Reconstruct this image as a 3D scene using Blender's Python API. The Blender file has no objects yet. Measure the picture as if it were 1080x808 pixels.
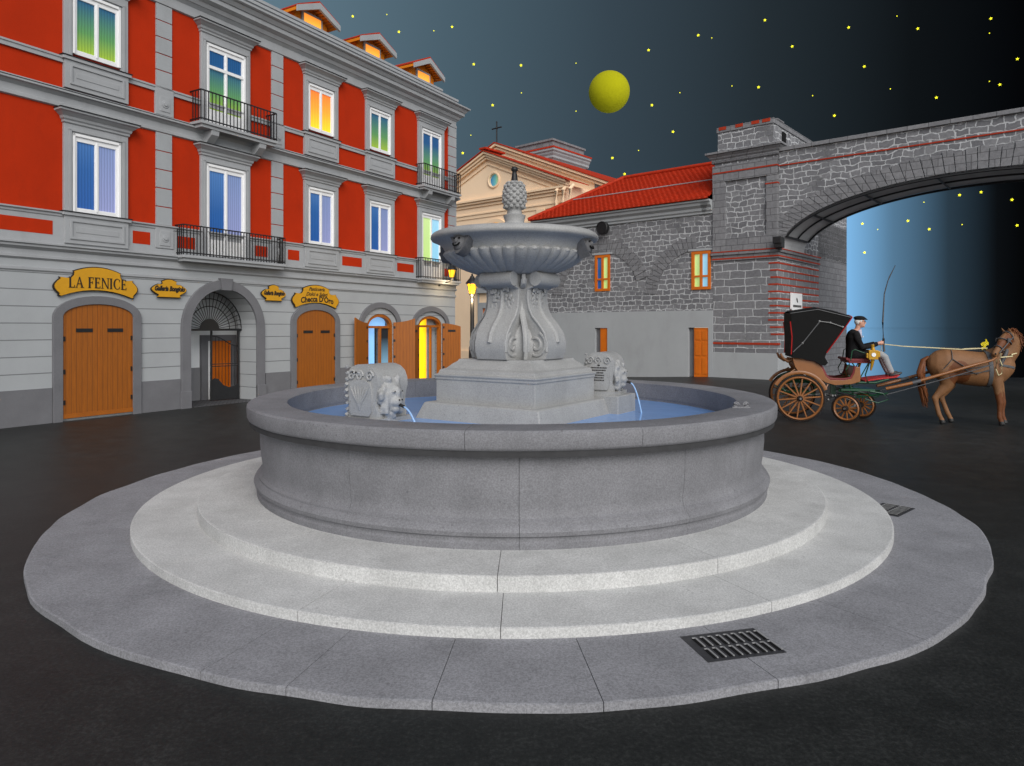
import bpy, bmesh, math, random
from mathutils import Vector, Matrix, Euler, noise
from mathutils.geometry import tessellate_polygon
random.seed(7)
PI = math.pi
sin, cos, sqrt, R = math.sin, math.cos, math.sqrt, math.radians
scene = bpy.context.scene
COL = scene.collection

# ------------------------------------------------------------------ materials
def nt(name):
    m = bpy.data.materials.new(name); m.use_nodes = True
    t = m.node_tree; t.nodes.clear()
    o = t.nodes.new('ShaderNodeOutputMaterial'); p = t.nodes.new('ShaderNodeBsdfPrincipled')
    t.links.new(p.outputs[0], o.inputs[0])
    return m, t, p
def N(t, kind, **kw):
    n = t.nodes.new(kind)
    for k, v in kw.items():
        if k.startswith('i_'): n.inputs[k[2:].replace('_', ' ')].default_value = v
        else: setattr(n, k, v)
    return n
def L(t, a, b): t.links.new(a, b)
def math_n(t, op, a, b=None, c=None):
    n = t.nodes.new('ShaderNodeMath'); n.operation = op
    for i, x in enumerate((a, b, c)):
        if x is None: continue
        if isinstance(x, (int, float)): n.inputs[i].default_value = x
        else: L(t, x, n.inputs[i])
    return n.outputs[0]
def mixc(t, fac, a, b, blend='MIX'):
    n = t.nodes.new('ShaderNodeMix'); n.data_type = 'RGBA'; n.blend_type = blend
    for sock, x in ((n.inputs[0], fac), (n.inputs[6], a), (n.inputs[7], b)):
        if isinstance(x, (int, float)): sock.default_value = x
        elif isinstance(x, tuple): sock.default_value = (*x[:3], 1)
        else: L(t, x, sock)
    return n.outputs[2]
def ramp(t, fac, stops, interp='LINEAR'):
    n = t.nodes.new('ShaderNodeValToRGB'); n.color_ramp.interpolation = interp
    e = n.color_ramp.elements
    while len(e) < len(stops): e.new(0.5)
    for i, (p, c) in enumerate(stops):
        e[i].position = p; e[i].color = (*c, 1) if len(c) == 3 else c
    if fac is not None: L(t, fac, n.inputs[0])
    return n.outputs[0]
def coord(t): return t.nodes.new('ShaderNodeTexCoord').outputs['Object']
def noise_t(t, vec, scale, detail=5, rough=.6):
    n = N(t, 'ShaderNodeTexNoise'); n.inputs['Scale'].default_value = scale
    n.inputs['Detail'].default_value = detail; n.inputs['Roughness'].default_value = rough
    L(t, vec, n.inputs['Vector']); return n.outputs[0]
def bump(t, p, h, strength=.3, dist=.02):
    b = N(t, 'ShaderNodeBump'); b.inputs['Strength'].default_value = strength
    b.inputs['Distance'].default_value = dist
    L(t, h, b.inputs['Height']); L(t, b.outputs[0], p.inputs['Normal'])
def mat(name, c, rough=.7, var=.18, scale=2.0, fine=40., bmp=.15, metal=0., stain=None, speck=0.):
    m, t, p = nt(name); v = coord(t)
    n1 = noise_t(t, v, scale, 6); n2 = noise_t(t, v, fine, 3)
    f = math_n(t, 'ADD', math_n(t, 'MULTIPLY', n1, .65), math_n(t, 'MULTIPLY', n2, .35))
    lo = tuple(x * (1 - var) for x in c); hi = tuple(min(1, x * (1 + var)) for x in c)
    col = ramp(t, f, [(.3, lo), (.7, hi)])
    if stain:
        mp = N(t, 'ShaderNodeMapping'); mp.inputs['Scale'].default_value = (1, 1, .35); L(t, v, mp.inputs[0])
        s = noise_t(t, mp.outputs[0], 1.6, 8, .72)
        col = mixc(t, ramp(t, s, [(.52, (0, 0, 0)), (.72, (.55, .55, .55))]), col, stain)
    if speck:
        g = ramp(t, noise_t(t, v, 75, 2, .8), [(.38, (1 - speck,) * 3), (.62, (1 + speck,) * 3)])
        col = mixc(t, 1., col, g, 'MULTIPLY')
        vo = N(t, 'ShaderNodeTexVoronoi'); vo.inputs['Scale'].default_value = 14; L(t, v, vo.inputs['Vector'])
        pit = math_n(t, 'MULTIPLY', math_n(t, 'LESS_THAN', vo.outputs['Distance'], .13), math_n(t, 'GREATER_THAN', noise_t(t, v, 2.5, 3), .55))
        col = mixc(t, math_n(t, 'MULTIPLY', pit, .45), col, tuple(x * .45 for x in c))
    L(t, col, p.inputs['Base Color']); p.inputs['Roughness'].default_value = rough
    p.inputs['Metallic'].default_value = metal
    if rough > .65: p.inputs['Specular IOR Level'].default_value = .2
    if bmp: bump(t, p, f, bmp, .01)
    return m
def emis(name, stops, strength=1., axis=2, lo=0., hi=1., glossy=True):
    """glowing glass: room light and reflections painted as colour stops along a local axis"""
    m, t, p = nt(name)
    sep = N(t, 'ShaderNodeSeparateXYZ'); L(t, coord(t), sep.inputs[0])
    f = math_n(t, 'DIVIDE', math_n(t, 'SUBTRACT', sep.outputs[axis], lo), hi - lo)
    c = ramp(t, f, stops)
    if name.startswith('pane_'):     # light and dark of curtain folds painted into the pane, no curtain behind
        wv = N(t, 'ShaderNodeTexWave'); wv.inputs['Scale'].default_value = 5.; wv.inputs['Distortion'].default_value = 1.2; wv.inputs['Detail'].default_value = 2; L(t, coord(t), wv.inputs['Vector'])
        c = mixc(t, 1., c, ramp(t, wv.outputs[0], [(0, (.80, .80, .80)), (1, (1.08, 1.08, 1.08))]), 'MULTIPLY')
    L(t, c, p.inputs['Base Color']); L(t, c, p.inputs['Emission Color'])
    p.inputs['Emission Strength'].default_value = strength
    p.inputs['Roughness'].default_value = .08 if glossy else .6; p.inputs['Specular IOR Level'].default_value = .25
    return m
def uv_wall(t):
    """(x+y, z) of the object: runs round the corner of a box wall"""
    s = N(t, 'ShaderNodeSeparateXYZ'); L(t, coord(t), s.inputs[0])
    c = N(t, 'ShaderNodeCombineXYZ'); L(t, math_n(t, 'ADD', s.outputs[0], s.outputs[1]), c.inputs[0]); L(t, s.outputs[2], c.inputs[1])
    return c.outputs[0], s
def masonry(name, c1, c2, mortar, bw=.45, bh=.25, ms=.02, distort=.06, rough=.85, mvar=True, bmp=.6):
    m, t, p = nt(name); v, s = uv_wall(t)
    nz = N(t, 'ShaderNodeTexNoise'); nz.inputs['Scale'].default_value = 2.3; nz.inputs['Detail'].default_value = 4
    L(t, v, nz.inputs['Vector'])
    vm = N(t, 'ShaderNodeVectorMath', operation='SUBTRACT'); L(t, nz.outputs['Color'], vm.inputs[0]); vm.inputs[1].default_value = (.5, .5, .5)
    vs = N(t, 'ShaderNodeVectorMath', operation='SCALE'); L(t, vm.outputs[0], vs.inputs[0]); vs.inputs['Scale'].default_value = distort * 2
    va = N(t, 'ShaderNodeVectorMath', operation='ADD'); L(t, v, va.inputs[0]); L(t, vs.outputs[0], va.inputs[1])
    b = N(t, 'ShaderNodeTexBrick'); L(t, va.outputs[0], b.inputs['Vector'])
    b.inputs['Scale'].default_value = 1; b.inputs['Brick Width'].default_value = bw; b.inputs['Row Height'].default_value = bh
    b.inputs['Mortar Size'].default_value = ms; b.inputs['Mortar Smooth'].default_value = .15
    b.offset = .5; b.squash = 1.35; b.squash_frequency = 3; b.offset_frequency = 2
    b.inputs['Color1'].default_value = (*c1, 1); b.inputs['Color2'].default_value = (*c2, 1); b.inputs['Bias'].default_value = 0
    if mvar:
        mm = ramp(t, noise_t(t, v, .9, 5, .7), [(.36, tuple(x * .32 for x in mortar)), (.48, mortar)])
        L(t, mm, b.inputs['Mortar'])
    else: b.inputs['Mortar'].default_value = (*mortar, 1)
    n2 = noise_t(t, coord(t), 9, 8, .7)
    col = mixc(t, .55, b.outputs[0], ramp(t, n2, [(.3, (.55, .55, .55)), (.7, (1.25, 1.25, 1.25))]), 'MULTIPLY')
    L(t, col, p.inputs['Base Color']); p.inputs['Roughness'].default_value = rough; p.inputs['Specular IOR Level'].default_value = .2
    h = math_n(t, 'ADD', math_n(t, 'MULTIPLY', b.outputs['Fac'], -.8), math_n(t, 'MULTIPLY', n2, .6))
    bump(t, p, h, bmp, .03)
    return m

M = {}
M['red'] = mat('red_plaster', (.44, .024, .0008), .85, .14, .8, 60, .1, stain=(.33, .020, .002))
M['grey'] = mat('grey_stucco', (.35, .365, .375), .8, .09, .9, 70, .12, stain=(.27, .275, .28))
M['grey2'] = mat('grey_moulding', (.35, .36, .37), .8, .10, 1.3, 70, .12, stain=(.27, .275, .28))
M['dgrey'] = mat('dark_stone_trim', (.155, .155, .165), .8, .14, 2, 50, .2)
M['dado'] = mat('passage_dado', (.22, .22, .23), .85, .06, 1, 60, .05)
M['limewash'] = mat('limewash', (.80, .82, .83), .85, .05, 1, 60, .05)
M['white'] = mat('white_paint', (.85, .85, .85), .45, .03, 3, 60, .03)
M['iron'] = mat('black_iron', (.008, .008, .009), .5, .3, 8, 60, .1)
M['black'] = mat('black_void', (.006, .006, .006), .9, .2, 8, 60, 0)
M['cream'] = mat('cream_plaster', (.92, .69, .47), .85, .05, .6, 40, .1)
M['cream2'] = mat('cream_moulding', (.88, .655, .44), .85, .05, .8, 40, .1)
M['tile'] = mat('red_roof_tile', (.42, .030, .007), .7, .3, 5, 30, .3)
M['brickred'] = mat('red_brick', (.36, .035, .012), .85, .3, 6, 40, .3)
M['wood'] = mat('orange_wood', (.36, .10, .004), .55, .22, 3, 50, .15)
M['wood2'] = mat('orange_door_paint', (.62, .14, .003), .5, .12, 3, 50, .1)
M['ochre'] = mat('ochre_sign_board', (.60, .29, .004), .55, .12, 4, 50, .05)
M['ink'] = mat('black_lettering', (.012, .008, .006), .6, .1, 4, 50, 0)
M['fstone'] = mat('fountain_marble', (.325, .325, .32), .6, .14, 3, 90, .25, stain=(.235, .235, .23), speck=.12)
M['fcarve'] = mat('worn_carved_stone', (.12, .12, .125), .8, .3, 9, 60, .6)
M['basin'] = mat('basin_granite', (.20, .20, .212), .7, .22, 2.2, 160, .35, stain=(.13, .13, .138), speck=.16)
M['step'] = mat('pale_step_stone', (.52, .52, .51), .75, .2, 2.5, 180, .4, stain=(.42, .42, .41), speck=.17)
M['pave'] = mat('grey_paving_stone', (.25, .25, .265), .75, .22, 1.8, 170, .4, stain=(.17, .17, .18), speck=.20)
M['joint'] = mat('dark_joint', (.05, .05, .052), .9, .2, 8, 60, 0)
M['grate'] = mat('cast_iron', (.05, .05, .055), .5, .3, 9, 60, .2, metal=.3)
M['grate_lip'] = mat('worn_iron_edge', (.30, .30, .30), .5, .2, 9, 60, .2)
M['rubble'] = masonry('rubble_masonry', (.155, .155, .166), (.225, .225, .236), (.50, .51, .52), .33, .21, .020, .15)
M['ashlar'] = masonry('ashlar_masonry', (.19, .19, .20), (.22, .22, .23), (.07, .07, .075), .62, .30, .008, .012, mvar=False, bmp=.3)
M['blocks'] = masonry('pier_blocks', (.165, .165, .176), (.22, .22, .23), (.50, .51, .52), .62, .30, .018, .07)
M['tuff'] = masonry('old_tower_brick', (.19, .19, .20), (.235, .235, .245), (.10, .10, .105), .46, .26, .012, .02, mvar=False, bmp=.3)
M['vault'] = mat('vault_lightened', (.42, .42, .43), .9, .15, 1.2, 50, .3, stain=(.25, .25, .26))  # paler than the arch stone: light painted into the shaded underside
M['plain'] = mat('grey_render', (.36, .375, .385), .85, .08, .7, 60, .12, stain=(.30, .31, .315))
M['carriage'] = mat('brown_coachwork', (.25, .095, .026), .35, .12, 5, 60, .04)
M['green'] = mat('green_spring_steel', (.012, .07, .032), .4, .15, 5, 60, .04)
M['leather'] = mat('black_leather', (.004, .004, .004), .75, .3, 10, 90, .1)
M['redtrim'] = mat('red_trim', (.45, .008, .008), .5, .15, 8, 60, .05)
M['maroon'] = mat('maroon_upholstery', (.16, .012, .014), .6, .2, 9, 60, .1)
M['steelgrey'] = mat('grey_steel', (.17, .17, .17), .4, .1, 9, 60, 0, metal=.5)
M['brass'] = mat('brass', (.45, .24, .012), .35, .1, 9, 60, 0, metal=.4)
M['rubber'] = mat('dark_tyre', (.02, .015, .013), .8, .2, 9, 60, .1)
M['hide'] = mat('tan_hide', (.195, .088, .032), .65, .20, 6, 60, .3, stain=(.15, .070, .028))
M['hide2'] = mat('chestnut_hide', (.125, .034, .004), .65, .15, 6, 120, .12)
M['hair'] = mat('chestnut_hair', (.15, .042, .006), .6, .3, 14, 120, .3)
M['hoof'] = mat('black_hoof', (.012, .012, .012), .5, .2, 9, 60, .1)
M['strap'] = mat('grey_harness_leather', (.075, .077, .082), .6, .2, 9, 60, .1)
M['rope'] = mat('cream_rope', (.62, .55, .33), .8, .1, 20, 90, .2)
M['yellow'] = mat('yellow_ribbon', (.75, .62, .01), .6, .1, 9, 60, 0)
M['skin'] = mat('skin', (.58, .30, .21), .55, .08, 12, 90, .05)
M['suit'] = mat('black_wool', (.012, .012, .013), .9, .25, 12, 120, .2)
M['trouser'] = mat('grey_trousers', (.30, .31, .32), .85, .1, 12, 120, .15)
M['shirt'] = mat('pale_shirt', (.50, .50, .62), .8, .06, 12, 90, .05)
M['whitehair'] = mat('white_hair', (.72, .72, .70), .7, .1, 30, 120, .3)
M['shoe'] = mat('dark_shoe', (.035, .036, .038), .45, .1, 12, 90, .05)
M['lens'] = mat('spectacle_rim', (.05, .04, .03), .4, .1, 12, 90, 0)
M['lampglass'] = emis('lit_lamp_glass', [(0, (.95, .52, .02)), (1, (.98, .45, .015))], 1.8, 2, -1, 1)
M['star'] = emis('star_light', [(0, (.95, .92, .02)), (1, (.95, .92, .02))], 1.0, 2, -1, 1, False)
M['moon'] = mat('yellow_moon', (.36, .35, .003), .95, .05, .12, 1., 0)
M['lightblue'] = emis('lit_blue_room', [(0, (.20, .45, .83)), (1, (.25, .50, .86))], .75, 2, 0, 2.5)
M['dimglass'] = emis('dim_door_glass', [(0, (.18, .36, .5)), (.75, (.012, .018, .022)), (1, (.012, .018, .022))], .5, 2, .6, 2.0)
M['litorange'] = emis('lit_orange_room', [(0, (.98, .75, .01)), (1, (.92, .30, .005))], 1.3, 0, 13.6, 14.15)
M['attic'] = emis('lit_attic_glass', [(0, (.95, .50, .05)), (1, (.90, .22, .03))], .9, 2, -.3, .5)
M['atticboard'] = mat('orange_soffit', (.66, .20, .008), .7, .1, 4, 60, .1)

def boards(name, c, w=.11, axis=0, dark=.55):
    m, t, p = nt(name); s = N(t, 'ShaderNodeSeparateXYZ'); v = coord(t); L(t, v, s.inputs[0])
    fr = math_n(t, 'FRACT', math_n(t, 'DIVIDE', s.outputs[axis], w))
    d = math_n(t, 'ABSOLUTE', math_n(t, 'SUBTRACT', fr, .5))
    line = math_n(t, 'GREATER_THAN', d, .455)
    mp = N(t, 'ShaderNodeMapping'); mp.inputs['Scale'].default_value = (14, 14, .9); L(t, v, mp.inputs[0])
    g = noise_t(t, mp.outputs[0], 2.2, 6, .65)
    col = ramp(t, g, [(.3, tuple(x * .78 for x in c)), (.7, tuple(x * 1.15 for x in c))])
    col = mixc(t, line, col, tuple(x * dark for x in c))
    L(t, col, p.inputs['Base Color']); p.inputs['Roughness'].default_value = .55
    bump(t, p, math_n(t, 'SUBTRACT', math_n(t, 'MULTIPLY', g, .2), line), .4, .01)
    return m
M['boards'] = boards('orange_door_boards', (.32, .090, .003))
def rustic(name, c, h=.345, off=.0):
    m, t, p = nt(name); s = N(t, 'ShaderNodeSeparateXYZ'); v = coord(t); L(t, v, s.inputs[0])
    fr = math_n(t, 'FRACT', math_n(t, 'DIVIDE', math_n(t, 'ADD', s.outputs[2], off), h))
    line = math_n(t, 'LESS_THAN', fr, .055)
    n = math_n(t, 'ADD', math_n(t, 'MULTIPLY', noise_t(t, v, .8, 6), .7), math_n(t, 'MULTIPLY', noise_t(t, v, 60, 2), .3))
    col = ramp(t, n, [(.3, tuple(x * .9 for x in c)), (.7, tuple(x * 1.1 for x in c))])
    col = mixc(t, line, col, tuple(x * .5 for x in c))
    L(t, col, p.inputs['Base Color']); p.inputs['Roughness'].default_value = .82; p.inputs['Specular IOR Level'].default_value = .2
    bump(t, p, math_n(t, 'SUBTRACT', math_n(t, 'MULTIPLY', n, .2), line), .6, .02)
    return m
M['rustic'] = rustic('rusticated_stucco', (.36, .375, .385))
def asphalt():
    m, t, p = nt('old_asphalt'); v = coord(t)
    n1 = noise_t(t, v, .18, 6, .6); n2 = noise_t(t, v, 38, 4, .75); n3 = noise_t(t, v, 3.2, 7, .7)
    f = math_n(t, 'ADD', math_n(t, 'MULTIPLY', n1, .30), math_n(t, 'ADD', math_n(t, 'MULTIPLY', n2, .45), math_n(t, 'MULTIPLY', n3, .25)))
    col = ramp(t, f, [(.36, (.004, .0045, .004)), (.5, (.015, .016, .015)), (.64, (.045, .047, .045))])
    vo = N(t, 'ShaderNodeTexVoronoi'); vo.inputs['Scale'].default_value = 3.2; L(t, v, vo.inputs['Vector'])
    spot = math_n(t, 'MULTIPLY', math_n(t, 'LESS_THAN', vo.outputs['Distance'], .11), math_n(t, 'GREATER_THAN', noise_t(t, v, .7, 3), .48))
    col = mixc(t, math_n(t, 'MULTIPLY', spot, .7), col, (.010, .011, .010))
    vn = N(t, 'ShaderNodeVectorMath', operation='MULTIPLY_ADD'); nn = N(t, 'ShaderNodeTexNoise'); nn.inputs['Scale'].default_value = 1.3; nn.inputs['Detail'].default_value = 5; L(t, v, nn.inputs['Vector'])
    L(t, nn.outputs['Color'], vn.inputs[0]); vn.inputs[1].default_value = (1.1, 1.1, 0); L(t, v, vn.inputs[2])
    vc = N(t, 'ShaderNodeTexVoronoi', feature='DISTANCE_TO_EDGE'); vc.inputs['Scale'].default_value = .34; L(t, vn.outputs[0], vc.inputs['Vector'])
    crack = math_n(t, 'MULTIPLY', math_n(t, 'LESS_THAN', vc.outputs['Distance'], .003), math_n(t, 'GREATER_THAN', noise_t(t, v, .5, 3), .47))
    col = mixc(t, math_n(t, 'MULTIPLY', crack, .4), col, (.004, .004, .004))
    L(t, col, p.inputs['Base Color'])
    L(t, ramp(t, n1, [(.3, (.42, .42, .42)), (.7, (.58, .58, .58))]), p.inputs['Roughness'])
    p.inputs['IOR'].default_value = 1.45; p.inputs['Specular IOR Level'].default_value = .4
    bump(t, p, f, .35, .008)
    return m
M['asphalt'] = asphalt()
def cobble():
    m, t, p = nt('passage_cobbles'); v = coord(t)
    b = N(t, 'ShaderNodeTexBrick'); L(t, v, b.inputs['Vector']); b.inputs['Scale'].default_value = 1
    b.inputs['Brick Width'].default_value = .12; b.inputs['Row Height'].default_value = .07; b.inputs['Mortar Size'].default_value = .012
    b.inputs['Color1'].default_value = (.10, .10, .11, 1); b.inputs['Color2'].default_value = (.075, .075, .08, 1); b.inputs['Mortar'].default_value = (.02, .02, .02, 1)
    L(t, b.outputs[0], p.inputs['Base Color']); p.inputs['Roughness'].default_value = .7
    return m
M['cobble'] = cobble()
def water(name, c, rough, scale, b, ior=1.33):
    m, t, p = nt(name); p.inputs['Base Color'].default_value = (*c, 1); p.inputs['Roughness'].default_value = rough
    p.inputs['IOR'].default_value = ior
    n = noise_t(t, coord(t), scale, 3, .5); bump(t, p, n, b, .02)
    return m
M['pool'] = water('pool_water', (.17, .34, .68), .12, 2.2, .25)
M['sea'] = water('night_sea', (.05, .09, .14), .03, .05, .004, 3.6)
M['sea'].node_tree.nodes['Principled BSDF'].inputs['Metallic'].default_value = 1.0; M['sea'].node_tree.nodes['Principled BSDF'].inputs['Base Color'].default_value = (.90, .93, .96, 1)
M['jet'] = water('falling_water', (.30, .48, .75), .1, 8, .2)
def panes(name, stops, strength, axis, lo, hi):  # window light and reflection gradients painted into pane colour and emission
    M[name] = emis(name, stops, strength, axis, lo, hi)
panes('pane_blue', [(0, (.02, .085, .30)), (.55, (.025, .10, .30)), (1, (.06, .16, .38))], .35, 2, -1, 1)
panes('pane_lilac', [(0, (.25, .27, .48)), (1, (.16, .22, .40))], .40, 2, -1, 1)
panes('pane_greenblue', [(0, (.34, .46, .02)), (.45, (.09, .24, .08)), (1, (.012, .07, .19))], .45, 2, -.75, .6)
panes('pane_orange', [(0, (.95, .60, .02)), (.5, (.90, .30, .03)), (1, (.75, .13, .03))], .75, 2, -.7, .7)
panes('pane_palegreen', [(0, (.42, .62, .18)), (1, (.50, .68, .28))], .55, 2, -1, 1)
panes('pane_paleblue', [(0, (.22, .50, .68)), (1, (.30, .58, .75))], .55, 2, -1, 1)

# ------------------------------------------------------------------ mesh helper
class MB:
    def mould(s, x0, x1, lv, yb=.1, mi=0, e=1.):
        """mitred moulding: lv = (projection, z) from the bottom up; the ends flare by projection * e"""
        b = lv[0][0]; vs = []; n = len(lv); fs = []
        for p, z in lv:
            a = (p - b) * e; vs += [(x0 - a, yb, z), (x0 - a, -p, z), (x1 + a, -p, z), (x1 + a, yb, z)]
        for i in range(n - 1):
            for k in range(4): q = i * 4; fs.append((q + k, q + (k + 1) % 4, q + 4 + (k + 1) % 4, q + 4 + k))
        fs.append((3, 2, 1, 0)); q = (n - 1) * 4; fs.append((q, q + 1, q + 2, q + 3))
        return s.add(vs, fs, mi)
    def __init__(s): s.v = []; s.f = []; s.m = []
    def add(s, vs, fs, mi=0, T=None):
        o = len(s.v)
        for p in vs: s.v.append(tuple(T @ Vector(p)) if T else tuple(p))
        for f in fs: s.f.append([i + o for i in f]); s.m.append(mi)
        return s
    def box(s, x0, x1, y0, y1, z0, z1, mi=0, T=None):
        vs = [(x, y, z) for z in (z0, z1) for y in (y0, y1) for x in (x0, x1)]
        return s.add(vs, [(0, 2, 3, 1), (4, 5, 7, 6), (0, 1, 5, 4), (2, 6, 7, 3), (0, 4, 6, 2), (1, 3, 7, 5)], mi, T)
    def prism(s, loops, y0, y1, mi=0, T=None, side_mi=None):
        """polygon with holes in (x,z) extruded along y from y0 (front) to y1"""
        if not isinstance(loops[0][0], (tuple, list)): loops = [loops]
        L3 = [[Vector((x, z, 0)) for x, z in lp] for lp in loops]
        tris = tessellate_polygon(L3)
        flat = [p for lp in loops for p in lp]; n = len(flat)
        vs = [(x, y0, z) for x, z in flat] + [(x, y1, z) for x, z in flat]
        fs = []
        for a, b, c in tris:
            A, B, C_ = flat[a], flat[b], flat[c]
            ar = (B[0] - A[0]) * (C_[1] - A[1]) - (B[1] - A[1]) * (C_[0] - A[0])
            if ar < 0: b, c = c, b
            fs.append((a, b, c)); fs.append((c + n, b + n, a + n))
        s.add(vs, fs, mi, T)
        k = 0; sf = []
        for li, lp in enumerate(loops):
            ar = sum(lp[i][0] * lp[(i + 1) % len(lp)][1] - lp[(i + 1) % len(lp)][0] * lp[i][1] for i in range(len(lp)))
            for i in range(len(lp)):
                a, b = k + i, k + (i + 1) % len(lp)
                if (ar > 0) == (li == 0): sf.append((b, a, a + n, b + n))
                else: sf.append((a, b, b + n, a + n))
            k += len(lp)
        o = len(s.v) - len(vs)
        for f in sf: s.f.append([i + o for i in f]); s.m.append(mi if side_mi is None else side_mi)
        return s
    def loft(s, secs, n=12, mi=0, cap=True, T=None):
        """secs: (center, ru, rv, U, V) rings"""
        vs = []; fs = []
        for (c, a, b, U, V) in secs:
            c = Vector(c)
            for k in range(n):
                th = 2 * PI * k / n
                vs.append(c + U * (a * cos(th)) + V * (b * sin(th)))
        m = len(secs)
        for i in range(m - 1):
            for k in range(n):
                fs.append((i * n + k, i * n + (k + 1) % n, (i + 1) * n + (k + 1) % n, (i + 1) * n + k))
        if cap: fs.append(tuple(reversed(range(n)))); fs.append(tuple((m - 1) * n + k for k in range(n)))
        return s.add(vs, fs, mi, T)
    def tube(s, pts, r, n=8, mi=0, up=(0, 0, 1), flat=1., closed=False, T=None, cap=True):
        pts = [Vector(p) for p in pts]
        rs = r if isinstance(r, (list, tuple)) else [r] * len(pts)
        secs = []; upv = Vector(up)
        for i, p in enumerate(pts):
            a = pts[i - 1] if (i > 0 or closed) else pts[i]
            b = pts[(i + 1) % len(pts)] if (i < len(pts) - 1 or closed) else pts[i]
            t = (b - a).normalized()
            U = t.cross(upv)
            if U.length < 1e-3: U = t.cross(Vector((1, 0, 0)))
            if U.length < 1e-3: U = t.cross(Vector((0, 1, 0)))
            U.normalize(); V = U.cross(t).normalized()
            rr = rs[i]
            if isinstance(rr, (tuple, list)): secs.append((p, rr[0], rr[1], U, V))
            else: secs.append((p, rr, rr * flat, U, V))
        if closed: secs.append(secs[0])
        return s.loft(secs, n, mi, cap and not closed, T)
    def lathe(s, prof, n=48, c=(0, 0), mi=0, T=None, close=False, fn=None):
        vs = []; fs = []; m = len(prof)
        for (r, z) in prof:
            for k in range(n):
                th = 2 * PI * k / n; rr = fn(r, z, th) if fn else r
                vs.append((c[0] + rr * cos(th), c[1] + rr * sin(th), z))
        rng = m if close else m - 1
        for i in range(rng):
            j = (i + 1) % m
            for k in range(n):
                fs.append((i * n + k, i * n + (k + 1) % n, j * n + (k + 1) % n, j * n + k))
        if not close:
            if prof[0][0] > 1e-4: fs.append(tuple(reversed(range(n))))
            if prof[-1][0] > 1e-4: fs.append(tuple((m - 1) * n + k for k in range(n)))
        return s.add(vs, fs, mi, T)
    def ball(s, c, r, n=16, mi=0, T=None):
        if not isinstance(r, (tuple, list)): r = (r, r, r)
        h = n // 2; vs = []; fs = []
        for i in range(1, h):
            ph = PI * i / h
            for k in range(n):
                th = 2 * PI * k / n
                vs.append((c[0] + r[0] * sin(ph) * cos(th), c[1] + r[1] * sin(ph) * sin(th), c[2] - r[2] * cos(ph)))
        b = len(vs); vs += [(c[0], c[1], c[2] - r[2]), (c[0], c[1], c[2] + r[2])]
        for i in range(h - 2):
            for k in range(n): fs.append((i * n + k, i * n + (k + 1) % n, (i + 1) * n + (k + 1) % n, (i + 1) * n + k))
        for k in range(n):
            fs.append((b, (k + 1) % n, k)); fs.append((b + 1, (h - 2) * n + k, (h - 2) * n + (k + 1) % n))
        return s.add(vs, fs, mi, T)
    def seg_ring(s, r0, r1, z0, z1, n, gap=.008, c=(0, 0), mi=0, sub=8, a0=0., rfun=None, wob=0.):
        """ring of n stone blocks with open joints"""
        angs = [a0 + 2 * PI * (i + (random.uniform(-wob, wob))) / n for i in range(n)]; angs.append(angs[0] + 2 * PI)
        for i in range(n):
            g0 = gap / r1 / 2; A, B = angs[i] + g0, angs[i + 1] - g0
            vs = []; fs = []
            for k in range(sub + 1):
                th = A + (B - A) * k / sub
                ro = rfun(th) if rfun else r1
                dz = 0
                for (r, z) in ((r0, z0), (ro, z0), (ro, z1 + dz - .004), (ro - .012, z1 + dz), (r0, z1 + dz)):
                    vs.append((c[0] + r * cos(th), c[1] + r * sin(th), z))
            for k in range(sub):
                for q in range(5):
                    a, b = k * 5 + q, k * 5 + (q + 1) % 5
                    fs.append((a, b, b + 5, a + 5)[::-1] if False else (b, a, a + 5, b + 5)[::-1])
            fs.append((4, 3, 2, 1, 0)); e = sub * 5; fs.append((e, e + 1, e + 2, e + 3, e + 4))
            s.add(vs, fs, mi)
        return s
    def build(s, name, mats, parent=None, smooth=None, bevel=0., fixn=False):
        me = bpy.data.meshes.new(name); me.from_pydata(s.v, [], s.f)
        if not isinstance(mats, (list, tuple)): mats = [mats]
        for m in mats: me.materials.append(M[m] if isinstance(m, str) else m)
        me.polygons.foreach_set('material_index', s.m)
        me.update()
        if fixn:
            bm = bmesh.new(); bm.from_mesh(me); bmesh.ops.recalc_face_normals(bm, faces=bm.faces); bm.to_mesh(me); bm.free()
        if smooth:
            me.polygons.foreach_set('use_smooth', [True] * len(me.polygons))
            me.set_sharp_from_angle(angle=R(smooth))
        o = bpy.data.objects.new(name, me); COL.objects.link(o)
        if parent: o.parent = parent
        if bevel:
            b = o.modifiers.new('bevel', 'BEVEL'); b.width = bevel; b.segments = 2; b.limit_method = 'ANGLE'; b.angle_limit = R(40)
        return o
def tag(o, label=None, cat=None, group=None, kind=None):
    if label: o['label'] = label
    if cat: o['category'] = cat
    if group: o['group'] = group
    if kind: o['kind'] = kind
    return o
def thing(name, label, cat, loc=(0, 0, 0), rz=0., group=None):
    o = bpy.data.objects.new(name, None); COL.objects.link(o); o.location = loc; o.rotation_euler = (0, 0, rz)
    o.empty_display_size = .2
    return tag(o, label, cat, group)
def arc(cx, cz, r, a0, a1, n, rz=None):
    rz = rz or r
    return [(cx + r * cos(a0 + (a1 - a0) * i / n), cz + rz * sin(a0 + (a1 - a0) * i / n)) for i in range(n + 1)]
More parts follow.
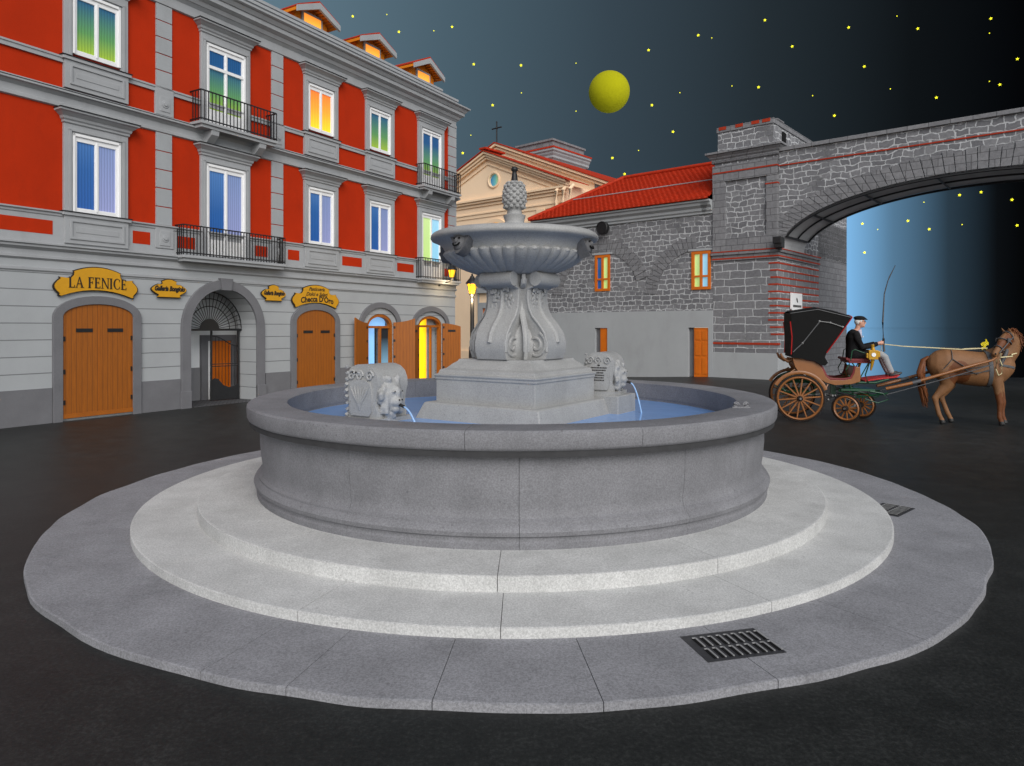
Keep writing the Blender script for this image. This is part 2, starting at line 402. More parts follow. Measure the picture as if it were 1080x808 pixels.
def text2d(body, size, width=None, shear=0., bold=0.):
    cu = bpy.data.curves.new('t', 'FONT'); cu.body = body; cu.size = size; cu.align_x = 'CENTER'; cu.shear = shear; cu.offset = bold; cu.resolution_u = 3
    ob = bpy.data.objects.new('t', cu); COL.objects.link(ob)
    dg = bpy.context.evaluated_depsgraph_get(); me = bpy.data.meshes.new_from_object(ob.evaluated_get(dg))
    vs = [(v.co.x, v.co.y) for v in me.vertices]; fs = [tuple(p.vertices) for p in me.polygons]
    bpy.data.objects.remove(ob); bpy.data.curves.remove(cu); bpy.data.meshes.remove(me)
    if width:
        w = max(x for x, _ in vs) - min(x for x, _ in vs); vs = [(x * width / w, y) for x, y in vs]
    return vs, fs
def put_text(mb, body, size, cx, cz, y, width=None, shear=0., bold=0., bend=0., mi=0, thick=.006):
    vs, fs = text2d(body, size, width, shear, bold)
    f = [(cx + x, y, cz + z - bend * x * x) for x, z in vs]; b = [(x, y + thick, z) for x, _, z in f]
    n = len(f)
    mb.add(f, [tuple(q) for q in fs], mi)
def remesh(mb, voxel=.02, smooth_it=4):
    """union of closed lofts -> one continuous smooth surface; returns (verts, faces)"""
    o = mb.build('tmp', 'skin')
    m = o.modifiers.new('r', 'REMESH'); m.mode = 'VOXEL'; m.voxel_size = voxel
    k = o.modifiers.new('s', 'SMOOTH'); k.iterations = smooth_it; k.factor = .5
    dg = bpy.context.evaluated_depsgraph_get(); me = bpy.data.meshes.new_from_object(o.evaluated_get(dg))
    r = MB(); r.v = [tuple(v.co) for v in me.vertices]; r.f = [list(p.vertices) for p in me.polygons]; r.m = [0] * len(r.f)
    d = o.data; bpy.data.objects.remove(o); bpy.data.meshes.remove(d); bpy.data.meshes.remove(me)
    return r
class Frame:
    """local frame of an upright wall: x along the wall, y into it, z up; hit() meets a sight line with its plane"""
    F, YH, H = 736., 345., 2.0
    def __init__(s, X, Y, ax, ay):
        n = math.hypot(ax, ay); s.o = Vector((X, Y, 0)); s.x = Vector((ax / n, ay / n, 0)); s.y = Vector((-ay / n, ax / n, 0)); s.rz = math.atan2(ay, ax)
    def hit(s, px, py, y=0.):
        a = (px - 540) / s.F; o = s.o + s.y * y
        u = (a * o.y - o.x) / (s.x.x - a * s.x.y)
        Y = o.y + s.x.y * u
        return u, s.H + (s.YH - py) / s.F * Y
    def w(s, x, y, z=0.): return s.o + s.x * x + s.y * y + Vector((0, 0, z))
RB = Frame(-10.0935, 13.757, .5088, .8609)
ST = Frame(10.0, 26.286, .7598, -.6502)
CH = Frame(0.0, 39.0, .7598, -.6502)
BT = Frame(3.04, 52.0, .7598, -.6502)

def ground_z(x, y):
    s = .02 if x < 4.5 else max(0., .02 * (8 - x) / 3.5)
    return -max(0., min(y, 45) - 19) * s
# ------------------------------------------------------------------ setting: ground, water, sky
def make_ground():
    xs = [-2500, -600, -200, -80, -40] + [-30 + 2 * i for i in range(31)] + [13, 13.01, 34, 40, 60, 120, 400, 2500]
    xs = sorted(set(x for x in xs if x not in (32,)))
    ys = [-2500, -600, -150, -60, -30, -20] + [-10 + 2 * i for i in range(19)] + [27.6, 27.61, 30, 34, 38, 45, 60, 100, 300, 800, 2500]
    ys = sorted(set(ys)); mb = MB(); vs = [(x, y, ground_z(x, y)) for y in ys for x in xs]; fs = []
    nx = len(xs)
    for j in range(len(ys) - 1):
        for i in range(nx - 1):
            if ys[j] >= 27.6 and xs[i] >= 13: continue
            fs.append((j * nx + i, j * nx + i + 1, (j + 1) * nx + i + 1, (j + 1) * nx + i))
    mb.add(vs, fs)
    # quay wall down to the water
    mb.add([(13, 27.6, 0), (2500, 27.6, 0), (2500, 27.6, -2), (13, 27.6, -2)], [(0, 1, 2, 3)])
    mb.add([(13, 27.6, 0), (13, 2500, 0), (13, 2500, -2), (13, 27.6, -2)], [(3, 2, 1, 0)])
    tag(mb.build('ground', 'asphalt', None, 60), kind='structure')
make_ground()
tag(MB().add([(12.5, 27, -.9), (9000, 27, -.9), (9000, 9000, -.9), (12.5, 9000, -.9)], [(0, 1, 2, 3)]).build('sea', 'sea'), kind='structure')

FC = (0.0, 8.4)          # fountain centre
def paving():
    mb = MB()
    def rf(th): return 4.79 + .04 * noise.noise((cos(th) * 2.2, sin(th) * 2.2, 3)) * 2 + .015 * noise.noise((cos(th) * 9, sin(th) * 9, 1)) * 2
    mb.seg_ring(3.6, 4.83, -.02, .048, 33, .005, FC, 0, 9, .1, rf, .33)
    mb.lathe([(3.0, -.01), (4.52, -.01), (4.52, .028), (3.0, .028)], 64, FC, 1, None, True)
    tag(mb.build('pavement', ['pave', 'joint'], None, None, 0), kind='structure')
paving()

# ------------------------------------------------------------------ fountain
ft = thing('fountain', 'round grey stone fountain with a fluted bowl and pine cone on a scrolled pedestal', 'fountain', (FC[0], FC[1], 0))
def steps():
    for r, z0, z1, n, a in ((4.034, .03, .118, 15, .13), (3.454, .114, .236, 13, .3)):
        mb = MB(); mb.seg_ring(2.4, r, z0, z1, n, .005, (0, 0), 0, 10, a, None, .2)
        mb.lathe([(2.0, z0), (r - .03, z0), (r - .03, z1 - .02), (2.0, z1 - .02)], 72, (0, 0), 1, None, True)
        mb.build('step', ['step', 'joint'], ft, None, .0)
steps()
def basin():
    prof = [(2.62, .236), (2.885, .236), (2.89, .285), (2.875, .30), (2.875, .33), (2.905, .345), (2.915, .38), (2.90, .41), (2.87, .43), (2.87, .45), (2.84, .47), (2.828, .51), (2.83, .56), (2.842, .64), (2.855, .78), (2.855, .90), (2.865, .98), (2.58, .98), (2.58, .6), (2.62, .5)]
    n = 12
    mb = MB(); sub = 14
    for i in range(n):
        a0 = -PI / 2 + .02 + 2 * PI * i / n + .0006; a1 = a0 + 2 * PI / n - .0012
        vs = []; fs = []; m = len(prof)
        for k in range(sub + 1):
            th = a0 + (a1 - a0) * k / sub
            vs += [(r * cos(th), r * sin(th), z) for r, z in prof]
        for k in range(sub):
            for q in range(m):
                fs.append((k * m + q, (k + 1) * m + q, (k + 1) * m + (q + 1) % m, k * m + (q + 1) % m))
        fs.append(tuple(range(m))); fs.append(tuple(reversed([sub * m + q for q in range(m)])))
        mb.add(vs, fs)
    mb.lathe([(2.56, .24), (2.78, .24), (2.77, .9), (2.56, .9)], 72, (0, 0), 1, None, True)
    w = mb.build('basin_wall', ['basin', 'joint'], ft, 35)
    pr = [(2.575, .975), (2.868, .985), (2.90, .99), (2.94, 1.02), (2.975, 1.04), (2.985, 1.06), (2.99, 1.15), (2.985, 1.175), (2.965, 1.192), (2.60, 1.192), (2.575, 1.18)]
    mb = MB(); n = 13
    for i in range(n):
        a0 = -PI / 2 + .36 + 2 * PI * i / n; a1 = a0 + 2 * PI / n - .0012
        vs = []; fs = []; m = len(pr)
        for k in range(sub + 1):
            th = a0 + (a1 - a0) * k / sub
            wv = .006 * noise.noise((th * 3, 1, 1))
            vs += [(r * cos(th), r * sin(th), z + wv) for r, z in pr]
        for k in range(sub):
            for q in range(m):
                fs.append((k * m + q, (k + 1) * m + q, (k + 1) * m + (q + 1) % m, k * m + (q + 1) % m))
        fs.append(tuple(range(m))); fs.append(tuple(reversed([sub * m + q for q in range(m)])))
        mb.add(vs, fs)
    mb.lathe([(2.60, .98), (2.96, .98), (2.96, 1.17), (2.60, 1.17)], 72, (0, 0), 1, None, True)
    mb.build('rim', ['basin', 'joint'], w, 35)
    # small scroll carved on the back rim at the right
    mb = MB()
    for s_, x in ((1, 0), (-1, .17)):
        mb.tube([(2.24 + x * .6 + s_ * .03 * (1 - i / 14) * cos(i * .8), -1.42, 1.222 + .03 * (1 - i / 14) * sin(i * .8)) for i in range(14)], .010, 6)
    mb.box(2.20, 2.38, -1.435, -1.405, 1.18, 1.205)
    mb.build('carved_scroll', 'basin', w, 40)
    tag(MB().add([(FC[0] + 2.6 * cos(2 * PI * k / 64), FC[1] + 2.6 * sin(2 * PI * k / 64), .94) for k in range(64)], [tuple(range(64))]).build('water', 'pool'), kind='structure')
basin()
PA = R(11)
def sq(r):   # square of half-diagonal r, a corner to the camera
    return [(r * cos(PA - PI / 2 + k * PI / 2), r * sin(PA - PI / 2 + k * PI / 2)) for k in range(4)]
def stack(mb, lv, mi=0, ox=.06):
    vs = []; fs = []
    for r, z in lv: vs += [(x + ox, y, z) for x, y in sq(r)]
    for i in range(len(lv) - 1):
        for k in range(4): fs.append((i * 4 + k, i * 4 + (k + 1) % 4, i * 4 + 4 + (k + 1) % 4, i * 4 + 4 + k))
    fs.append((3, 2, 1, 0)); b = (len(lv) - 1) * 4; fs.append((b, b + 1, b + 2, b + 3))
    mb.add(vs, fs, mi)
def pedestal():
    mb = MB(); stack(mb, [(1.30, .6), (1.22, .93), (1.12, 1.11), (1.10, 1.125)]); mb.build('plinth', 'fstone', ft, None, .012)
    mb = MB(); stack(mb, [(.97, 1.10), (.97, 1.385), (.985, 1.392), (.985, 1.42), (1.0, 1.43), (1.0, 1.45), (.95, 1.455), (.93, 1.50), (.85, 1.52), (.78, 1.57), (.72, 1.60), (.70, 1.625)])
    o = mb.build('pedestal', 'fstone', ft, None, .008)
    # stem: four scrolled consoles round a core
    ox = .06
    mb = MB(); mb.lathe([(.36, 1.60), (.42, 1.68), (.43, 1.80), (.38, 1.95), (.29, 2.08), (.235, 2.2), (.225, 2.42), (.26, 2.55), (.30, 2.66)], 32, (ox, 0))
    st = mb.build('stem', 'fstone', ft, 50)
    prof = [(.56, 1.63), (.60, 1.72), (.605, 1.82), (.57, 1.93), (.49, 2.03), (.40, 2.12), (.345, 2.22), (.325, 2.34), (.33, 2.44), (.40, 2.47), (.45, 2.50), (.465, 2.555), (.445, 2.61), (.38, 2.645), (.2, 2.65), (.18, 1.62)]
    for k in range(4):
        a = PA - PI / 2 + PI / 4 + k * PI / 2
        T = Matrix.Translation((ox, 0, 0)) @ Matrix.Rotation(a, 4, 'Z') @ Matrix.Scale(.93, 4, (1, 0, 0))
        mb = MB(); mb.prism([(x, z) for x, z in prof], -.205, .205, 0, T)
        for sy in (-1, 1):       # volutes, edge fillets and the leaf string on the flanks
            y = sy * .208
            def spiral(cx, cz, r0, turns, d=1, ph=0.):
                return [(cx + r0 * (1 - i / 40 * .85) * cos(ph + d * turns * 2 * PI * i / 40), y, cz + r0 * (1 - i / 40 * .85) * sin(ph + d * turns * 2 * PI * i / 40)) for i in range(41)]
            mb.tube(spiral(.43, 1.79, .15, 1.8, -1, 1.2), .018, 6, 0, (0, 1, 0), 1., False, T)
            mb.tube(spiral(.385, 2.555, .07, 1.6, 1, -1.6), .012, 6, 0, (0, 1, 0), 1., False, T)
            mb.tube([(x - .02, y, z) for x, z in prof[1:10]], .015, 6, 0, (0, 1, 0), 1., False, T)
            for i in range(30):
                zz = 2.14 + .32 * random.random(); yy = sy * random.uniform(.035, .15)
                mb.ball((.335 + .02 * (zz > 2.4) + .06 * max(0, 2.24 - zz), yy, zz), (.016, .020, .026), 8, 0, T)
        # rolled ends seen from the front and the middle rib
        mb.tube([(.425, -.222, 2.555), (.425, .222, 2.555)], [.085, .085], 14, 0, (0, 0, 1), 1., False, T)
        mb.tube([(.47, -.203, 1.77), (.47, .203, 1.77)], [.12, .12], 16, 0, (0, 0, 1), 1., False, T)
        mb.tube([(x + .004, 0, z) for x, z in prof[2:9]], .028, 8, 0, (0, 1, 0), 1., False, T)
        mb.build('scroll_console', 'fstone', st, 40)
    for k in range(4):       # narrow ribs between the consoles
        T = Matrix.Translation((ox, 0, 0)) @ Matrix.Rotation(PA - PI / 2 + k * PI / 2, 4, 'Z')
        mb = MB(); mb.prism([(x * .88, z) for x, z in prof], -.020, .020, 0, T)
        for sy in (-1, 1): mb.tube([(x * .93 - .03, sy * .024, z) for x, z in prof[1:12]], .012, 6, 0, (0, 1, 0), 1., False, T)
        mb.build('rib', 'fstone', st, 40)
def bowl():
    ox = .03
    def fl(r, z, th):
        if 2.60 < z < 2.875:
            u = abs(sin(th * 18)); return r * (1 + .05 * (u ** .6) - .02)
        return r
    prof = [(.30, 2.60), (.38, 2.615), (.47, 2.64), (.57, 2.675), (.67, 2.72), (.75, 2.77), (.805, 2.82), (.825, 2.855), (.83, 2.868), (.825, 2.88), (.835, 2.90), (.86, 2.95), (.90, 2.985), (.95, 3.01), (.99, 3.025), (1.005, 3.05), (1.0, 3.075), (.98, 3.10), (.95, 3.115), (.90, 3.12), (.86, 3.10), (.70, 2.98), (.4, 2.88), (.02, 2.86)]
    mb = MB(); mb.lathe(prof, 288, (ox, 0), 0, None, False, fl)
    for k in range(36):      # rounded flute heads
        th = PI * (k + .5) / 18
        mb.ball((ox + .805 * cos(th), .805 * sin(th), 2.862), (.055, .055, .032), 10)
    b = mb.build('bowl', 'fstone', ft, 50)
    def mask(th):
        T = Matrix.Translation((ox, 0, 0)) @ Matrix.Rotation(th + PI / 2, 4, 'Z') @ Matrix.Translation((0, -.90, 2.945)) @ Matrix.Rotation(R(-14), 4, 'X')
        mb = MB()
        out = [(-.16, .08), (-.10, .095), (0, .085), (.10, .10), (.155, .085), (.14, .02), (.11, -.02), (.10, -.07), (.03, -.14), (-.02, -.15), (-.06, -.08), (-.11, 0)]
        mb.prism(out, -.035, .09, 0, T)
        mb.ball((0, -.02, -.015), (.085, .055, .10), 14, 0, T)
        mb.ball((0, -.075, -.01), (.018, .025, .03), 8, 0, T)
        for i in range(26):
            a = random.uniform(0, PI); mb.ball((.12 * cos(a) * random.uniform(.8, 1.1), -.03, .045 + .045 * sin(a)), .02, 6, 0, T)
        for sx in (-1, 1): mb.ball((sx * .036, -.072, .018), (.017, .012, .012), 8, 1, T)
        mb.tube([(.05 * cos(a), -.068 - .012 * abs(sin(a)), -.035 + .035 * sin(a)) for a in [PI + PI * i / 8 for i in range(9)]], .009, 6, 1, (0, 1, 0), 1., False, T)
        mb.build('mask', ['fcarve', 'black'], b, 60)
    mask(-PI / 2 - .72); mask(-PI / 2 + 1.12); mask(PI / 2 - .4); mask(PI / 2 + 1.2)
    mb = MB(); mb.lathe([(.16, 2.86), (.16, 3.2), (.13, 3.22), (.115, 3.27), (.13, 3.32), (.135, 3.34), (.09, 3.36), (.085, 3.41), (.10, 3.43)], 24, (ox, 0))
    p = mb.build('finial_base', 'fstone', ft, 50)
    mb = MB()
    cone = [(.09, 3.41), (.118, 3.46), (.132, 3.53), (.130, 3.60), (.115, 3.67), (.085, 3.725), (.045, 3.755), (.0, 3.765)]
    mb.lathe(cone, 28, (ox, 0))
    for j in range(9):       # overlapping scales in two spirals
        z = 3.44 + j * .036
        r = [c for c in cone if c[1] <= z + .02][-1][0]
        for k in range(10):
            th = 2 * PI * (k + .5 * (j % 2)) / 10
            mb.ball((ox + (r * .985) * cos(th), (r * .985) * sin(th), z), (.026, .026, .022), 8)
    mb.build('pine_cone', 'fstone', ft, 40)
    MB().lathe([(.04, 3.74), (.04, 3.78), (.03, 3.84), (.026, 3.87), (.04, 3.885), (.042, 3.90), (.03, 3.925), (.0, 3.935)], 12, (ox, 0)).build('spout', 'iron', ft, 50)
pedestal(); bowl()
def lion(px, py, rz, kind, zb=.93, s=1.):
    """carved block with a panel on one face and a lion mask spout on the next"""
    T = Matrix.Translation((px, py, zb)) @ Matrix.Rotation(rz, 4, 'Z') @ Matrix.Scale(s, 4)
    mb = MB()
    front = [(-.2, 0), (.2, 0), (.21, .10), (.185, .16), (.2, .28), (.225, .36), (.22, .44), (.19, .51), (.13, .56), (.05, .585), (-.06, .585), (-.14, .56), (-.2, .5), (-.225, .42), (-.22, .35), (-.19, .28), (-.185, .14), (-.21, .08)]
    mb.prism(front, -.2, .26, 0, T)
    mb.box(-.25, .25, -.25, .30, -.25, .035, 0, T)
    # raised panel on the front face
    pan = [(-.12, .06), (.12, .06), (.15, .1), (.15, .34), (.13, .40), (.06, .43), (-.06, .43), (-.13, .40), (-.15, .34), (-.15, .1)]
    mb.prism(pan, -.225, -.19, 0, T)
    for i in range(9):
        t = i / 8; mb.tube([(-.2 + .02 * sin(t * 9), -.21, .05 + .5 * t), (-.19, -.22, .07 + .5 * t)], .02, 6, 0, (0, 0, 1), 1., False, T)
    if kind == 'plant':
        for a in (-.6, -.35, -.12, .1, .32, .58):
            mb.tube([(0, -.228, .12), (.05 * a, -.232, .2), (.15 * a, -.232, .29), (.22 * a, -.228, .36)], [.006, .008, .013, .003], 6, 0, (0, 1, 0), 1., False, T)
        mb.ball((-.09, -.2, .5), (.03, .03, .025), 8, 0, T); mb.ball((-.02, -.2, .5), (.03, .03, .025), 8, 0, T)
        for sx in (-.10, -.055): mb.ball((sx, -.225, .505), .012, 6, 1, T)
    else:
        rows = [(.37, .12), (.335, .10), (.30, .07), (.265, .085), (.23, .075), (.195, .065)]
        for z, w in rows:
            x = -w
            while x < w:
                d = random.choice((.010, .014, .018)); mb.box(x, x + d, -.228, -.22, z - .009, z + .009, 1, T); x += d + .006
        mb.ball((0, -.225, .405), (.022, .01, .012), 8, 1, T)
    # crest scrolls
    for cx in (.12, -.02, -.13):
        mb.tube([(cx + .05 * (1 - i / 22) * cos(i * .5), -.21, .47 + .06 * (1 - i / 22) * sin(i * .5)) for i in range(20)], .012, 6, 0, (0, 1, 0), 1., False, T)
    o = mb.build('carved_block', ['fstone', 'ink'], ft, 40)
    # lion head on the +x face
    S = T @ Matrix.Translation((.21, .0, .26))
    mb = MB()
    mb.ball((0, 0, 0), (.10, .15, .18), 18, 0, S); mb.ball((.075, 0, -.055), (.075, .075, .06), 14, 0, S); mb.ball((.085, 0, .04), (.05, .04, .07), 12, 0, S)
    mb.ball((.07, 0, -.13), (.05, .055, .045), 12, 0, S)
    for i in range(46):
        a = random.uniform(-PI, PI); rr = random.uniform(.13, .2)
        mb.ball((.01 + random.uniform(-.03, .03), rr * cos(a) * .95, rr * sin(a) * 1.1), (.035, .032, .04), 8, 0, S)
    for sy in (-1, 1):
        mb.ball((.10, sy * .055, .05), (.018, .022, .014), 8, 0, S); mb.ball((.117, sy * .055, .05), .008, 6, 1, S)
        mb.ball((.147, sy * .02, -.035), .010, 6, 1, S)
        mb.tube([(.05, sy * .11, .03 - .03 * i) for i in range(8)], .03, 6, 0, (0, 1, 0), 1., False, S)
    mb.ball((.0, -.05, -.25), (.05, .05, .07), 10, 0, S)
    k_ = [i for i, m_ in enumerate(mb.m) if m_ == 1]; ink = MB(); ink.v = list(mb.v); ink.f = [mb.f[i] for i in k_]; ink.m = [0] * len(k_)
    mb.f = [f for f, m_ in zip(mb.f, mb.m) if m_ == 0]; mb.m = [0] * len(mb.f)
    used = sorted(set(i for f in mb.f for i in f)); mp = {a: b for b, a in enumerate(used)}; mb.v = [mb.v[i] for i in used]; mb.f = [[mp[i] for i in f] for f in mb.f]
    h = remesh(mb, .012, 3).build('lion_head', 'fstone', o, 180)
    used = sorted(set(i for f in ink.f for i in f)); mp = {a: b for b, a in enumerate(used)}; ink.v = [ink.v[i] for i in used]; ink.f = [[mp[i] for i in f] for f in ink.f]
    ink.build('eyes_and_nostrils', 'ink', o, 60)
    MB().tube([(.10, 0, -.075), (.19, 0, -.105)], .017, 8, 0, (0, 1, 0), 1., False, S).build('spout', 'iron', o, 60)
    mb = MB(); zb_ = -.26 - (zb - .93) / s
    pts = [(.185 + .16 * t, 0, -.105 - .03 * t - (-.13 - zb_) * t * t) for t in [i / 10 for i in range(11)]]
    mb.tube(pts, [.008 + .004 * i / 10 for i in range(11)], 8, 0, (0, 1, 0), 1., False, S)
    mb.build('water_jet', 'jet', o, 60)
lion(-1.56, -.45, R(-32), 'plant', .95, 1.08)
mbx = MB(); stack(mbx, [(.36, .6), (.36, 1.16)], 0, 0)
for v in range(len(mbx.v)): mbx.v[v] = (mbx.v[v][0] + 1.22, mbx.v[v][1] + .42, mbx.v[v][2])
mbx.build('lion_plinth', 'fstone', ft, None, .012)
lion(1.16, .42, R(-26), 'words', 1.17, .88)

def grate(x, y, rz, label, sc):
    g = thing('drain_grate', label, 'drain grate', (x, y, .046), rz, 'drain grates in the fountain paving')
    mb = MB(); w, d = .36, .235; g.scale = (sc,) * 3
    mb.box(-w, w, -d, d, -.02, .004, 0)
    for j in (0, 1):
        for i in range(9):
            x0 = -w + .07 + i * .076 + (.006 if i > 2 else 0) + (.006 if i > 5 else 0); y0 = -d + .035 + j * .215
            mb.box(x0, x0 + .034, y0, y0 + .17, .004, .007, 1)
            mb.box(x0 + .030, x0 + .044, y0 + .004, y0 + .172, .004, .013, 2)
            mb.box(x0 + .004, x0 + .04, y0 + .166, y0 + .178, .004, .013, 2)
    mb.build('grate_plate', ['grate', 'black', 'grate_lip'], g)
    fr = MB(); fr.prism([[(-w - .012, -d - .012), (w + .012, -d - .012), (w + .012, d + .012), (-w - .012, d + .012)], [(-w + .002, -d + .002), (w - .002, -d + .002), (w - .002, d - .002), (-w + .002, d - .002)]], -.02, .008, 0, Matrix(((1, 0, 0, 0), (0, 0, 1, 0), (0, 1, 0, 0), (0, 0, 0, 1)))); fr.build('grate_frame', 'grate', g)
gx, gy = (772 - 540) / 736 * (736 * 1.955 / (680.5 - 345)), 736 * 1.955 / (680.5 - 345)
grate(gx, gy, R(14), 'large slotted iron drain grate in the paving close in front of the pale steps', .70)
gx, gy = (939 - 540) / 736 * (736 * 1.955 / (538 - 345)), 736 * 1.955 / (538 - 345)
grate(gx, gy, R(42), 'drain grate half hidden by the steps on the side towards the carriage', .66)
# ------------------------------------------------------------------ red palazzo on the left
rb = thing('palazzo', 'three storey red building with grey trim, white windows and lit attic dormers', 'building', RB.o, RB.rz)
UL, UR, DEP = -9.0, 15.5, 8.0
def archpoly(u0, u1, zs, rise, zb=-.6, n=14):
    c = (u0 + u1) / 2; w = (u1 - u0) / 2
    return [(u0, zb)] + [(c - w * cos(PI * i / n), zs + rise * sin(PI * i / n)) for i in range(n + 1)] + [(u1, zb)]
GATE = (4.12, 6.12, 1.98, 1.0); D3 = (10.52, 11.80, 2.02, .42); D4 = (13.20, 14.62, 2.05, .36)
holes = [archpoly(*GATE, zb=-.05), archpoly(*D3, zb=-.12), archpoly(*D4, zb=-.14)]
def rb_walls():
    mb = MB()
    mb.prism([[(UL, -.9), (UR, -.9), (UR, 3.62), (UL, 3.62)]] + holes, 0, .75)
    mb.box(UR - .75, UR - .002, .75, DEP, -.9, 3.62)
    mb.box(UL, UL + .75, .75, DEP, -.9, 3.62)
    mb.build('ground_floor_wall', 'rustic', rb)
    mb = MB(); mb.box(UL, UR - .004, .004, DEP, 3.62, 9.75); mb.build('upper_wall', 'red', rb)
    mb = MB(); mb.box(UL - .02, UR, .5, DEP + .02, 9.75, 10.3); mb.build('attic_block', 'grey2', rb)
    # dark plinth course between the openings
    for a, b in ((UL, .94), (2.81, 3.86), (6.42, 7.29), (9.25, 10.2), (12.0, 12.95), (14.85, UR + .03)):
        MB().box(a, b, -.035, .2, -.9, .73).build('plinth_course', 'dgrey', rb)
    MB().box(UR - .3, UR + .03, .2, DEP, -.9, .73).build('plinth_course', 'dgrey', rb)
    # lower belt: grey parapet zone with red inset panels
    mb = MB()
    mb.mould(UL, UR, [(.002, 3.14), (.03, 3.17), (.03, 3.22), (.002, 3.23)], DEP)
    mb.mould(UL, UR, [(.002, 3.38), (.05, 3.42), (.05, 3.47), (.02, 3.48), (.02, 3.58), (.10, 3.64), (.10, 3.68), (.14, 3.70), (.14, 3.73), (.05, 3.75), (.05, 3.86)], DEP)
    mb.mould(UL, UR, [(.03, 4.321), (.05, 4.34), (.05, 4.38), (.09, 4.40), (.09, 4.43)], DEP)
    mb.box(UL, UR + .03, -.03, DEP, 3.86, 4.32)
    mb.build('lower_belt_course', 'grey2', rb)
    for a, b in ((-6.2, -4.6), (-3.2, -1.9), (-1.5, .95), (2.66, 3.08), (3.78, 4.25), (6.05, 6.48), (7.2, 7.62), (9.36, 10.24), (12.0, 12.9), (14.72, 14.98)):
        MB().box(a, b, -.034, .1, 3.93, 4.22).build('inset_panel', 'red', rb)
    mb = MB()
    mb.mould(UL, UR, [(.01, 6.63), (.05, 6.65), (.05, 6.72), (.03, 6.73), (.03, 6.86), (.10, 6.92), (.15, 6.94), (.15, 6.98), (.05, 6.99), (.05, 7.05)], DEP)
    mb.box(UL, UR + .158, -.158, DEP, 6.982, 6.994, 1)
    mb.build('middle_belt_course', ['grey2', 'iron'], rb)
    mb = MB()
    mb.box(UL, UR, -.04, .1, 7.59, 7.68); mb.box(UL, UR, -.06, .1, 7.68, 7.72); mb.build('sill_course', 'grey2', rb)
    mb = MB()
    mb.mould(UL, UR, [(.01, 9.69), (.05, 9.71), (.05, 9.80), (.03, 9.81), (.03, 9.94), (.10, 10.02), (.12, 10.03), (.17, 10.12), (.19, 10.13), (.27, 10.19), (.27, 10.30), (.30, 10.31), (.37, 10.41), (.40, 10.42), (.44, 10.45), (.44, 10.50)], DEP)
    for z0, z1, y in ((10.50, 10.62, -.20), (10.62, 10.72, -.10), (10.72, 10.80, -.14)):
        mb.box(UL, UR - y - .1, y, DEP, z0, z1)
    mb.build('cornice', 'grey2', rb)
    # parapet behind the cornice, low roof
    mb = MB(); mb.box(UL, 14.9, .25, DEP, 10.80, 11.02); mb.box(UL, 14.95, .18, DEP, 11.02, 11.10); mb.box(12.2, 14.1, .3, 3, 11.10, 11.16)
    mb.build('attic_parapet', 'grey2', rb)
    mb = MB(); mb.add([(UL, .9, 11.10), (15.2, .9, 11.10), (13.2, 4.2, 11.5), (UL, 4.2, 11.5), (15.2, DEP, 11.10), (UL, DEP, 11.10)], [(0, 1, 2, 3), (2, 4, 5, 3), (1, 4, 2)])
    mb.build('roof', 'tile', rb)
    # pilasters of grey blocks with red joints
    def pil(u0, u1, rows, wrap=0.):
        for z0, z1, n in rows:
            mb = MB(); h = (z1 - z0) / n
            for i in range(n): mb.box(u0, u1 + wrap, -.035, .3, z0 + i * h + .012, z0 + (i + 1) * h - .012)
            mb.box(u0 + .03, u1 - .03, -.02, .2, z0, z1, 1)
            mb.build('pilaster', ['grey', 'red'], rb)
    for u0, u1 in ((-3.05, -2.65), (3.23, 3.63), (6.63, 7.03)):
        pil(u0, u1, [(4.43, 6.64, 5), (7.72, 9.70, 5)])
        c = (u0 + u1) / 2
        for zc, z0, z1 in ((7.32, 7.05, 7.72), (4.12, 3.88, 4.37)):
            mb = MB(); mb.box(u0 - .03, u1 + .03, -.06, .2, z0, z1); mb.box(u0 + .07, u1 - .07, -.075, .1, zc - .18, zc + .18)
            mb.tube([(c, -.09, zc), (c, -.05, zc)], [.09, .09], 16); mb.tube([(c, -.11, zc), (c, -.05, zc)], [.05, .05], 16)
            mb.build('rosette_block', 'grey2', rb, None, .006)
    pil(15.03, 15.5, [(4.43, 6.64, 6), (7.05, 9.70, 7)], .035)
rb_walls()

